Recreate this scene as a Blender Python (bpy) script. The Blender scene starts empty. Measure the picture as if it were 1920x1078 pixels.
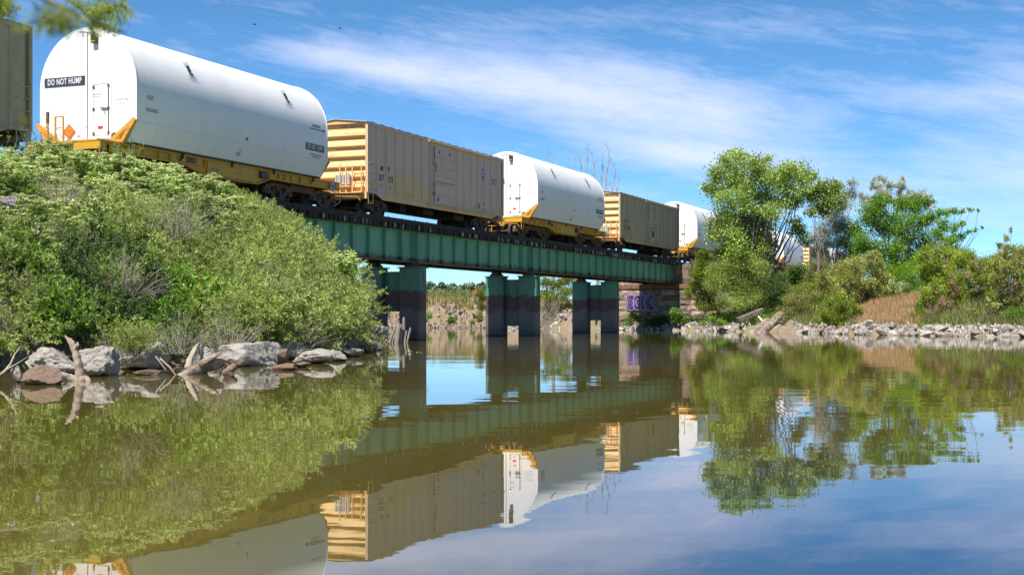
import bpy, bmesh, math, random
import numpy as np
from mathutils import Vector, Matrix, Euler
R = math.radians
SC = bpy.context.scene
COL = SC.collection
rng = np.random.default_rng(7)
random.seed(7)

# ------------------------------------------------------------------ camera
F, CX, HY, CAMH = 2521.0, 960.0, 591.0, 1.24      # focal (px of 1920), centre, horizon row, eye height over the water
cam_d = bpy.data.cameras.new('camera'); cam = bpy.data.objects.new('camera', cam_d); COL.objects.link(cam)
cam.location = (0, 0, CAMH); cam.rotation_euler = (R(90), 0, 0)
cam_d.sensor_width = 36; cam_d.lens = F / 1920 * 36; cam_d.shift_y = (HY - 539) / 1920
cam_d.clip_start = 0.1; cam_d.clip_end = 9000
cam_d.dof.use_dof = True; cam_d.dof.focus_distance = 58; cam_d.dof.aperture_fstop = 6.0
SC.camera = cam
SC.view_settings.view_transform = 'Standard'; SC.view_settings.look = 'None'
SC.view_settings.exposure = 0.78; SC.view_settings.gamma = 1.0
SC.cycles.max_bounces = 8; SC.cycles.transparent_max_bounces = 4

# ------------------------------------------------------------------ sun and sky
TOSUN = Vector((-0.2217, -0.493, 0.84)).normalized()
sun_d = bpy.data.lights.new('sun', 'SUN'); sun_d.energy = 4.6; sun_d.angle = R(0.5); sun_d.color = (1.0, 0.955, 0.89)
sun = bpy.data.objects.new('sun', sun_d); COL.objects.link(sun)
sun.rotation_euler = TOSUN.to_track_quat('Z', 'Y').to_euler(); sun.location = (-20, -20, 60)
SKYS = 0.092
W = bpy.data.worlds.new('World'); SC.world = W; W.use_nodes = True
def world_sky():
    nt = W.node_tree; nt.nodes.clear(); N = nt.nodes.new; L = nt.links.new
    def val(x, sock):
        if isinstance(x, (int, float)): sock.default_value = x
        else: L(x, sock)
    def m(op, a, b=0.0, c=0.0, clamp=False):
        n = N('ShaderNodeMath'); n.operation = op; n.use_clamp = clamp
        val(a, n.inputs[0]); val(b, n.inputs[1]); val(c, n.inputs[2]); return n.outputs[0]
    tc = N('ShaderNodeTexCoord'); sep = N('ShaderNodeSeparateXYZ'); L(tc.outputs['Generated'], sep.inputs[0])
    x, y, z = sep.outputs
    # sky colour: the physical sky, read a little higher up than the true direction (clear dry air)
    zz = m('ADD', m('MULTIPLY', z, 1.55), 0.055)
    cb = N('ShaderNodeCombineXYZ'); L(x, cb.inputs[0]); L(y, cb.inputs[1]); L(zz, cb.inputs[2])
    nm = N('ShaderNodeVectorMath'); nm.operation = 'NORMALIZE'; L(cb.outputs[0], nm.inputs[0])
    sky = N('ShaderNodeTexSky'); sky.sky_type = 'NISHITA'; sky.sun_disc = False
    sky.sun_elevation = R(57); sky.sun_rotation = R(204.2); sky.air_density = 1.0; sky.dust_density = 0.25; sky.ozone_density = 2.2
    sky.altitude = 1300
    L(nm.outputs[0], sky.inputs['Vector'])
    hs = N('ShaderNodeHueSaturation'); hs.inputs['Saturation'].default_value = 1.22; hs.inputs['Value'].default_value = 1.0
    L(sky.outputs[0], hs.inputs['Color'])
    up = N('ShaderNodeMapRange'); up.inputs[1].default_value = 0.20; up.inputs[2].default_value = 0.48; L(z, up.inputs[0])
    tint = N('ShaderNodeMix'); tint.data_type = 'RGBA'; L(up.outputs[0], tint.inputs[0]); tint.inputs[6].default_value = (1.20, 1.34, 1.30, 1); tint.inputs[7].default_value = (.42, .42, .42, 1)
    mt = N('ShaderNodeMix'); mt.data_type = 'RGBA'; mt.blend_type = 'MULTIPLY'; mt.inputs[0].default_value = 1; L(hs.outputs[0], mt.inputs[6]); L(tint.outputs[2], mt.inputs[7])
    # clouds, in azimuth / elevation (radians)
    az = m('ARCTAN2', x, y); el = m('ARCSINE', z)
    def noise(a, b, sx, sy, seed, det=6, rough=0.55, dist=0.0):
        c = N('ShaderNodeCombineXYZ'); L(m('MULTIPLY', a, sx), c.inputs[0]); L(m('MULTIPLY', b, sy), c.inputs[1]); c.inputs[2].default_value = seed
        n = N('ShaderNodeTexNoise'); n.inputs['Scale'].default_value = 1.0; n.inputs['Detail'].default_value = det
        n.inputs['Roughness'].default_value = rough; n.inputs['Distortion'].default_value = dist; L(c.outputs[0], n.inputs['Vector'])
        return n.outputs['Fac']
    def gauss(v, c, s):      # exp(-((v-c)/s)^2)
        d = m('DIVIDE', m('SUBTRACT', v, c), s)
        return m('EXPONENT', m('MULTIPLY', m('MULTIPLY', d, d), -1.0))
    def A(px): return math.atan((px - CX) / F)
    def E(py): return math.atan((HY - py) / F)
    # streak running down to the right
    sl = (E(235) - E(88)) / (A(1560) - A(480))
    v = m('SUBTRACT', m('SUBTRACT', el, E(88)), m('MULTIPLY', m('SUBTRACT', az, A(480)), sl))   # height over the streak's axis
    uu = m('MULTIPLY', m('SUBTRACT', az, A(480)), 1.0 / (A(1560) - A(480)), clamp=True)
    wid = m('ADD', m('MULTIPLY', uu, 0.030), 0.0075)
    vn = m('DIVIDE', m('ADD', v, m('MULTIPLY', uu, 0.006)), wid)
    env = m('MULTIPLY', m('MULTIPLY', m('SUBTRACT', az, A(430)), 14.0, clamp=True), m('MULTIPLY', m('SUBTRACT', A(1640), az), 9.0, clamp=True))
    band = m('MULTIPLY', m('EXPONENT', m('MULTIPLY', m('MULTIPLY', vn, vn), -1.0)), env)
    low = m('MULTIPLY', gauss(m('ADD', el, m('MULTIPLY', az, 0.10)), E(292) + 0.010, 0.012), m('MULTIPLY', m('MULTIPLY', m('SUBTRACT', az, A(1000)), 9.0, clamp=True), m('MULTIPLY', m('SUBTRACT', A(1560), az), 12.0, clamp=True)))
    rgt = m('MULTIPLY', gauss(el, E(345), 0.032), m('MULTIPLY', m('SUBTRACT', az, A(1380)), 6.0, clamp=True))
    rg2 = m('MULTIPLY', gauss(el, E(195), 0.014), m('MULTIPLY', m('SUBTRACT', az, A(1480)), 7.0, clamp=True))
    lef = m('MULTIPLY', gauss(az, A(130), 0.10), gauss(el, E(20), 0.05))
    wv = m('ADD', v, 0.0)
    n1 = noise(az, wv, 9.0, 42.0, 3.1, 7, 0.6, 0.35)
    n2 = noise(az, m('ADD', wv, m('MULTIPLY', az, 0.05)), 22.0, 120.0, 9.7, 8, 0.72, 1.2)
    n3 = noise(az, el, 5.0, 17.0, 1.3, 5, 0.5, 0.2)
    tex = m('ADD', m('MULTIPLY', n1, 0.85), m('MULTIPLY', n2, 0.48))
    msk = m('ADD', m('ADD', m('MULTIPLY', band, 0.70), m('MULTIPLY', low, 0.56)), m('ADD', m('MULTIPLY', rgt, 0.40), m('ADD', m('MULTIPLY', rg2, 0.42), m('MULTIPLY', lef, 0.15))))
    gen = m('MULTIPLY', m('MULTIPLY', m('SUBTRACT', n3, 0.38), 1.9, clamp=True), m('ADD', 0.12, m('MULTIPLY', m('ADD', az, 0.35), 0.45, clamp=True)))
    den = m('ADD', msk, gen)
    den = m('MULTIPLY', m('SUBTRACT', m('ADD', m('MULTIPLY', den, 1.25), m('MULTIPLY', tex, 1.35)), 1.00), 1.05, clamp=True)
    den = m('MULTIPLY', den, 0.74)
    den = m('MULTIPLY', den, m('MULTIPLY', m('ADD', el, 0.0), 60.0, clamp=True))
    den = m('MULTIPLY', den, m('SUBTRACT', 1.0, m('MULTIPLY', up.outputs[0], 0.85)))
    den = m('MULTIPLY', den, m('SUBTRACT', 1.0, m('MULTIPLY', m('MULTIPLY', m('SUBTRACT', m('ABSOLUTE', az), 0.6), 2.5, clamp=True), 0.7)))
    mix = N('ShaderNodeMix'); mix.data_type = 'RGBA'; L(den, mix.inputs[0]); L(mt.outputs[2], mix.inputs[6]); mix.inputs[7].default_value = (5.9, 6.25, 8.2, 1)
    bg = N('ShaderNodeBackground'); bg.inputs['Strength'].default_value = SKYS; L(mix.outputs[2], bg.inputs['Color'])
    out = N('ShaderNodeOutputWorld'); L(bg.outputs[0], out.inputs['Surface'])

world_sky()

# ------------------------------------------------------------------ frames of reference
U = Vector((0.3759, 0.9266, 0)).normalized()          # along the track, away from the camera
TR = math.atan2(U.y, U.x)
C0 = Vector((-8.14, 62.1, 0)); RAIL = 5.84
def at(px, py, z):            # a point seen at photo pixel (px, py) standing at distance z
    return Vector(((px - CX) / F * z, z, CAMH + (HY - py) / F * z))
def T(s, n, h=0.0):           # track frame -> world (s along, n across and away from the camera side)
    return Vector((C0.x + U.x * s - U.y * n, C0.y + U.y * s + U.x * n, h))

# ------------------------------------------------------------------ materials
MATS = {}
def mat(name, col, rough=0.7, metal=0.0, col2=None, scale=3.0, mix=(0.4, 0.65), bump=0.0, bscale=30.0, coat=0.0, col3=None, scale3=0.6, mix3=(0.5, 0.7), stretch=(1, 1, 1), world=False, spec=0.5):
    if name in MATS: return MATS[name]
    m = bpy.data.materials.new(name); m.use_nodes = True; nt = m.node_tree; N = nt.nodes.new; L = nt.links.new
    b = nt.nodes['Principled BSDF']; b.inputs['Roughness'].default_value = rough; b.inputs['Metallic'].default_value = metal
    b.inputs['Base Color'].default_value = (*col, 1); b.inputs['Coat Weight'].default_value = coat; b.inputs['Specular IOR Level'].default_value = spec
    tc = N('ShaderNodeTexCoord'); mp = N('ShaderNodeMapping'); mp.inputs['Scale'].default_value = stretch
    if world:
        g = N('ShaderNodeNewGeometry'); L(g.outputs['Position'], mp.inputs['Vector'])
    else: L(tc.outputs['Object'], mp.inputs['Vector'])
    def layer(prev, c, sc, mr, seed):
        n = N('ShaderNodeTexNoise'); n.inputs['Scale'].default_value = sc; n.inputs['Detail'].default_value = 8; n.inputs['Roughness'].default_value = 0.65
        n.noise_dimensions = '4D'; n.inputs['W'].default_value = seed; L(mp.outputs[0], n.inputs['Vector'])
        r = N('ShaderNodeMapRange'); r.inputs[1].default_value = mr[0]; r.inputs[2].default_value = mr[1]; L(n.outputs['Fac'], r.inputs[0])
        x = N('ShaderNodeMix'); x.data_type = 'RGBA'; L(r.outputs[0], x.inputs[0]); x.inputs[7].default_value = (*c, 1)
        if prev is None: x.inputs[6].default_value = (*col, 1)
        else: L(prev, x.inputs[6])
        return x.outputs[2]
    o = None
    if col2: o = layer(None, col2, scale, mix, 0.0)
    if col3: o = layer(o, col3, scale3, mix3, 5.0)
    if o is not None: L(o, b.inputs['Base Color'])
    if bump:
        n = N('ShaderNodeTexNoise'); n.inputs['Scale'].default_value = bscale; n.inputs['Detail'].default_value = 8; n.inputs['Roughness'].default_value = 0.6; L(mp.outputs[0], n.inputs['Vector'])
        bp = N('ShaderNodeBump'); bp.inputs['Strength'].default_value = 1.0; bp.inputs['Distance'].default_value = bump; L(n.outputs['Fac'], bp.inputs['Height']); L(bp.outputs[0], b.inputs['Normal'])
    MATS[name] = m; return m

def leafmat(name, ca, cb, cc=None, trans=0.35, rough=0.55):
    """foliage: colour varies leaf by leaf, and plant by plant"""
    m = bpy.data.materials.new(name); m.use_nodes = True; nt = m.node_tree; N = nt.nodes.new; L = nt.links.new
    b = nt.nodes['Principled BSDF']; out = nt.nodes['Material Output']
    g = N('ShaderNodeNewGeometry'); r = N('ShaderNodeValToRGB'); e = r.color_ramp.elements
    e[0].position = 0.0; e[0].color = (*ca, 1); e[1].position = 0.75; e[1].color = (*cb, 1)
    if cc: k = r.color_ramp.elements.new(1.0); k.color = (*cc, 1)
    L(g.outputs['Random Per Island'], r.inputs[0])
    oi = N('ShaderNodeObjectInfo'); mr = N('ShaderNodeMapRange'); mr.inputs[3].default_value = 0.8; mr.inputs[4].default_value = 1.2; L(oi.outputs['Random'], mr.inputs[0])
    n = N('ShaderNodeTexNoise'); n.inputs['Scale'].default_value = 0.8; n.inputs['Detail'].default_value = 3; L(g.outputs['Position'], n.inputs['Vector'])
    m2 = N('ShaderNodeMapRange'); m2.inputs[1].default_value = 0.35; m2.inputs[2].default_value = 0.65; m2.inputs[3].default_value = 0.8; m2.inputs[4].default_value = 1.2; L(n.outputs['Fac'], m2.inputs[0])
    mu = N('ShaderNodeMath'); mu.operation = 'MULTIPLY'; L(mr.outputs[0], mu.inputs[0]); L(m2.outputs[0], mu.inputs[1])
    hs = N('ShaderNodeHueSaturation'); L(mu.outputs[0], hs.inputs['Value']); L(r.outputs[0], hs.inputs['Color'])
    L(hs.outputs[0], b.inputs['Base Color']); b.inputs['Roughness'].default_value = rough; b.inputs['Specular IOR Level'].default_value = 0.35
    t = N('ShaderNodeBsdfTranslucent'); hs2 = N('ShaderNodeHueSaturation'); hs2.inputs['Value'].default_value = 1.5; hs2.inputs['Hue'].default_value = 0.485; L(hs.outputs[0], hs2.inputs['Color']); L(hs2.outputs[0], t.inputs['Color'])
    ms = N('ShaderNodeMixShader'); ms.inputs[0].default_value = trans; L(b.outputs[0], ms.inputs[1]); L(t.outputs[0], ms.inputs[2]); L(ms.outputs[0], out.inputs['Surface'])
    MATS[name] = m; return m

# ------------------------------------------------------------------ mesh building
class MB:
    def __init__(s): s.v = []; s.f = []; s.mi = []
    def add(s, vs, fs, mi=0):
        o = len(s.v); s.v += [tuple(v) for v in vs]; s.f += [tuple(i + o for i in f) for f in fs]; s.mi += [mi] * len(fs); return s
    def box(s, a, b, mi=0, ch=0.0):
        x0, y0, z0 = a; x1, y1, z1 = b
        vs = [(x0,y0,z0),(x1,y0,z0),(x1,y1,z0),(x0,y1,z0),(x0,y0,z1),(x1,y0,z1),(x1,y1,z1),(x0,y1,z1)]
        return s.add(vs, [(3,2,1,0),(4,5,6,7),(0,1,5,4),(1,2,6,5),(2,3,7,6),(3,0,4,7)], mi)
    def bar(s, p, q, w, h, mi=0, up=(0,0,1)):
        p = Vector(p); q = Vector(q); d = (q - p).normalized(); up = Vector(up)
        if abs(d.dot(up)) > 0.98: up = Vector((1,0,0))
        a = d.cross(up).normalized() * (w / 2); b = a.normalized().cross(d) * (h / 2)
        vs = [p-a-b, p+a-b, p+a+b, p-a+b, q-a-b, q+a-b, q+a+b, q-a+b]
        return s.add(vs, [(3,2,1,0),(4,5,6,7),(0,1,5,4),(1,2,6,5),(2,3,7,6),(3,0,4,7)], mi)
    def tube(s, pts, rs, n=8, mi=0, cap=True, jit=0.0, squash=1.0, groove=0.0):
        pts = [Vector(p) for p in pts]
        if isinstance(rs, (int, float)): rs = [rs] * len(pts)
        o = len(s.v); prev = None
        for i, p in enumerate(pts):
            d = (pts[min(i+1, len(pts)-1)] - pts[max(i-1, 0)]).normalized()
            if prev is None: a = d.orthogonal().normalized()
            else: a = (prev - d * prev.dot(d)).normalized()
            prev = a; b = d.cross(a)
            for k in range(n):
                t = 2 * math.pi * k / n; r = rs[i] * (1 + (random.uniform(-jit, jit) if jit else 0) + groove*(math.sin(3*t+i*.17)+.6*math.sin(7*t+1.3+i*.1)+.35*math.sin(11*t)))
                s.v.append(tuple(p + a * (math.cos(t) * r) + b * (math.sin(t) * r * squash)))
        for i in range(len(pts) - 1):
            for k in range(n):
                s.f.append((o+i*n+k, o+i*n+(k+1) % n, o+(i+1)*n+(k+1) % n, o+(i+1)*n+k)); s.mi.append(mi)
        if cap:
            s.f.append(tuple(o + k for k in reversed(range(n)))); s.f.append(tuple(o + (len(pts)-1)*n + k for k in range(n))); s.mi += [mi, mi]
        return s
    def lathe(s, prof, c, axis='Y', n=24, mi=0):      # prof: (radius, offset along axis)
        o = len(s.v)
        for r, a in prof:
            for k in range(n):
                t = 2 * math.pi * k / n; u, w = r * math.cos(t), r * math.sin(t)
                p = (u, a, w) if axis == 'Y' else ((a, u, w) if axis == 'X' else (u, w, a))
                s.v.append((c[0]+p[0], c[1]+p[1], c[2]+p[2]))
        for i in range(len(prof)-1):
            for k in range(n): s.f.append((o+i*n+k, o+i*n+(k+1) % n, o+(i+1)*n+(k+1) % n, o+(i+1)*n+k)); s.mi.append(mi)
        s.f.append(tuple(o + k for k in range(n))); s.f.append(tuple(o + (len(prof)-1)*n + k for k in reversed(range(n)))); s.mi += [mi, mi]
        return s
    def prism(s, poly, y0, y1, mi=0, plane='XZ'):     # polygon in the plane, extruded along the third axis
        n = len(poly)
        if plane == 'XZ': vs = [(a, y0, b) for a, b in poly] + [(a, y1, b) for a, b in poly]
        elif plane == 'YZ': vs = [(y0, a, b) for a, b in poly] + [(y1, a, b) for a, b in poly]
        else: vs = [(a, b, y0) for a, b in poly] + [(a, b, y1) for a, b in poly]
        return s.add(vs, [tuple(range(n)), tuple(reversed(range(n, 2*n)))] + [(i, (i+1) % n + 0, (i+1) % n + n, i + n) for i in range(n)], mi)
    def build(s, name, mats, parent=None, smooth=False, bevel=0.0):
        me = bpy.data.meshes.new(name); me.from_pydata(s.v, [], s.f)
        for m in (mats if isinstance(mats, (list, tuple)) else [mats]): me.materials.append(m)
        me.polygons.foreach_set('material_index', s.mi)
        bm = bmesh.new(); bm.from_mesh(me); bmesh.ops.recalc_face_normals(bm, faces=bm.faces[:]); bm.to_mesh(me); bm.free()
        if smooth:
            me.polygons.foreach_set('use_smooth', [True] * len(me.polygons))
            if smooth != 'all': me.set_sharp_from_angle(angle=R(35))
        return link(name, me, parent, bevel)
def link(name, me, parent=None, bevel=0.0):
    o = bpy.data.objects.new(name, me); COL.objects.link(o)
    if parent is not None: o.parent = parent
    if bevel:
        b = o.modifiers.new('edge', 'BEVEL'); b.width = bevel; b.segments = 2; b.limit_method = 'ANGLE'; b.angle_limit = R(40)
    return o
def tag(o, label=None, cat=None, group=None, kind=None):
    if label: o['label'] = label
    if cat: o['category'] = cat
    if group: o['group'] = group
    if kind: o['kind'] = kind
    return o
def empty(name, loc, rz=0.0, label=None, cat=None, group=None):
    o = bpy.data.objects.new(name, None); COL.objects.link(o); o.location = loc; o.rotation_euler = (0, 0, rz); o.empty_display_size = 0.3
    return tag(o, label, cat, group)
def copy_tree(o, parent=None, drop=()):
    c = o.copy(); COL.objects.link(c); c.parent = parent
    for ch in list(o.children):
        if ch.name.split('.')[0] not in drop: copy_tree(ch, c, drop)
    return c
def text(s, size, m, parent, M, name='lettering', wx=1.0, bold=0.0, align='CENTER', spacing=1.0):
    cu = bpy.data.curves.new(name, 'FONT'); cu.body = s; cu.size = size; cu.align_x = align; cu.align_y = 'CENTER'; cu.offset = bold; cu.space_line = 0.95; cu.space_character = spacing
    cu.extrude = 0.002; cu.resolution_u = 3
    t = bpy.data.objects.new('tmp', cu); COL.objects.link(t)
    bpy.context.view_layer.update()
    me = bpy.data.meshes.new_from_object(t.evaluated_get(bpy.context.evaluated_depsgraph_get()))
    bpy.data.objects.remove(t); me.name = name
    me.transform(Matrix.Diagonal((wx, 1, 1, 1))); me.materials.clear(); me.materials.append(m)
    o = link(name, me, parent); me.transform(M); return o
def M_side(x, z, y, tilt=0.0):      # on a near side (normal -Y), reading along +X
    return Matrix.Translation((x, y, z)) @ Matrix.Rotation(R(90) - tilt, 4, 'X')
def M_end(y, z, x):                 # on an end facing -X, reading along -Y
    return Matrix.Translation((x, y, z)) @ Matrix.Rotation(R(-90), 4, 'Z') @ Matrix.Rotation(R(90), 4, 'X')

def quads(V, name, m, parent=None, nv=4, smooth=False):      # V: (N, nv, 3): N loose faces
    N_ = len(V); me = bpy.data.meshes.new(name)
    me.vertices.add(N_ * nv); me.vertices.foreach_set('co', np.ascontiguousarray(V, dtype=np.float32).ravel())
    me.loops.add(N_ * nv); me.loops.foreach_set('vertex_index', np.arange(N_ * nv, dtype=np.int32))
    me.polygons.add(N_); me.polygons.foreach_set('loop_start', np.arange(0, N_ * nv, nv, dtype=np.int32))
    me.update(calc_edges=True); me.materials.append(m)
    return link(name, me, parent)
def unit(a): return a / np.maximum(np.linalg.norm(a, axis=-1, keepdims=True), 1e-9)
def leaves(P, D, ln, w, up=0.5):
    """rhombic leaves at P along D"""
    n = len(P); D = unit(D); r = rng.normal(size=(n, 3)); r[:, 2] = np.abs(r[:, 2]) + up
    S = unit(np.cross(D, unit(r))); l = (ln * rng.uniform(0.6, 1.25, n))[:, None]; ww = (w * rng.uniform(0.7, 1.2, n))[:, None] / 2
    mid = P + D * l * 0.45
    return np.stack([P, mid + S * ww, P + D * l, mid - S * ww], 1)
def cones(P0, P1, r0, r1, k=3):
    """tapered k-sided twigs P0 -> P1, as quads"""
    d = unit(P1 - P0); a = unit(np.cross(d, unit(rng.normal(size=d.shape)))); b = np.cross(d, a); Q = []
    r0 = np.broadcast_to(np.asarray(r0, float), (len(P0),))[:, None]; r1 = np.broadcast_to(np.asarray(r1, float), (len(P0),))[:, None]
    for i in range(k):
        t0, t1 = 2*math.pi*i/k, 2*math.pi*(i+1)/k
        e0 = a*math.cos(t0)+b*math.sin(t0); e1 = a*math.cos(t1)+b*math.sin(t1)
        Q.append(np.stack([P0+e0*r0, P0+e1*r0, P1+e1*r1, P1+e0*r1], 1))
    return np.concatenate(Q)
# ------------------------------------------------------------------ terrain
LEFT = [(-60,-60),(-30,4),(-16,22),(-11.2,29),(-9.3,31.2),(-7.3,34.2),(-6.0,40),(-5.5,45),(-5.35,51),(-5.3,56),(-5.5,62),(-7.6,69),(-13,79),(-40,100),(-400,118),(-900,120),(-900,-60)]
RIGHT = [(-900,128),(-60,127),(-20,131),(-8,131),(-1,129),(2.0,121),(5.5,117.5),(9,112.5),(12.0,110.6),(14.5,106),(17.6,101),(20.3,95),(22.2,86),(25.2,80),(28.6,76),(34,71.5),(60,55),(900,30),(900,3500),(-900,3500)]
def sdist(X, Y, poly):
    d2 = np.full(X.shape, 1e18); ins = np.zeros(X.shape, bool); n = len(poly)
    for i in range(n):
        ax, ay = poly[i]; bx, by = poly[(i+1) % n]; ex, ey = bx-ax, by-ay
        t = np.clip(((X-ax)*ex + (Y-ay)*ey) / (ex*ex+ey*ey), 0, 1)
        d2 = np.minimum(d2, (X-ax-ex*t)**2 + (Y-ay-ey*t)**2)
        c = ((ay > Y) != (by > Y)) & (X < (bx-ax)*(Y-ay)/((by-ay) if by != ay else 1e-9)+ax); ins ^= c
    return np.where(ins, 1, -1) * np.sqrt(d2)
def smooth(t): t = np.clip(t, 0, 1); return t*t*(3-2*t)
def wob(X, Y):
    return (np.sin(X*1.3+Y*.7)+np.sin(Y*1.9-X*.6+1.3)+np.sin(X*3.1+2.1)*.5+np.sin(Y*2.7+X*2.2)*.5)/3
def height(X, Y):
    X = np.asarray(X, float); Y = np.asarray(Y, float)
    dl = sdist(X, Y, LEFT) + wob(X, Y)*.25; dr = sdist(X, Y, RIGHT) + wob(X*.8, Y*.9)*.35
    s = (X-C0.x)*U.x + (Y-C0.y)*U.y; n = -(X-C0.x)*U.y + (Y-C0.y)*U.x
    an = np.maximum(np.abs(n)-2.9, 0)
    # left embankment ends in a cone before the first pier; the right one starts behind its stone abutment
    ds = np.maximum(s+11.2, 0); el = 5.42 - np.sqrt(an**2+ds**2)/1.55
    er = np.where(s > 54.9, 5.42 - an/1.5, -9)
    bl = np.where(dl > 0, 0.9*smooth(dl/1.5)+0.8*smooth(dl/9), np.maximum(dl*.5, -1.6))
    hl = np.where(dl > 0, np.maximum(bl, np.minimum(el, dl*1.1)), bl)
    far = smooth((Y-118)/10)*(1-smooth((X-4)/6))
    br = np.where(dr > 0, (0.5*smooth(dr/1.0) + 1.9*smooth((dr-.6)/8))*(1-far) + far*(0.25*smooth(dr/2.0)+1.7*smooth((dr-2.0-wob(X*1.5, Y)*.6)/1.3)+1.2*smooth((dr-4)/20)), np.maximum(dr*.5, -1.6))
    cut = 1-smooth((s-51)/2.5)*smooth((6-np.abs(n))/2)*(s < 55)*0.55
    hr = np.where(dr > 0, np.maximum(br*cut, np.minimum(er, 0.6+dr*1.3)), br)
    h = np.where(dl > dr, hl, hr)
    fz = (dr > 1.2) & (Y > 120) & (X < 8)
    return h + np.where(h > .1, wob(X*1.7, Y*1.7)*.07, 0) + np.where(fz, (np.abs(np.sin(X*2.3+Y*.8+np.sin(Y*2.1)))*np.abs(np.sin(X*.9+1.7+Y*1.1))-.4)*.8*smooth((dr-1.2)/1.5), 0)
def hz(x, y): return float(height(np.array([x]), np.array([y]))[0])
def axis(a, b, step, lo, hi):
    c = list(np.arange(a, b, step)); g = step; v = c[-1]
    while v < hi: g *= 1.25; v += g; c.append(v)
    g = step; v = a; pre = []
    while v > lo: g *= 1.25; v -= g; pre.append(v)
    return np.array(pre[::-1] + c)
gx = axis(-32, 48, 0.42, -3500, 3500); gy = axis(14, 140, 0.42, -500, 6000)
GX, GY = np.meshgrid(gx, gy); GZ = height(GX, GY)
me = bpy.data.meshes.new('ground'); nx, ny = len(gx), len(gy)
me.vertices.add(nx*ny); me.vertices.foreach_set('co', np.stack([GX, GY, GZ], -1).astype(np.float32).ravel())
ii = (np.arange(ny-1)[:, None]*nx + np.arange(nx-1)[None]).ravel(); Fq = np.stack([ii, ii+1, ii+nx+1, ii+nx], 1).astype(np.int32)
me.loops.add(Fq.size); me.loops.foreach_set('vertex_index', Fq.ravel()); me.polygons.add(len(Fq)); me.polygons.foreach_set('loop_start', np.arange(0, Fq.size, 4, dtype=np.int32))
me.update(calc_edges=True); me.polygons.foreach_set('use_smooth', np.ones(len(Fq), bool))
g = link('ground', me); tag(g, kind='structure')
me.materials.append(mat('soil', (0.27, 0.205, 0.145), 0.95, col2=(0.17, 0.13, 0.09), scale=1.1, bump=0.05, bscale=4, col3=(0.17, 0.17, 0.07), scale3=0.35, mix3=(.45, .65), world=True))

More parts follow.
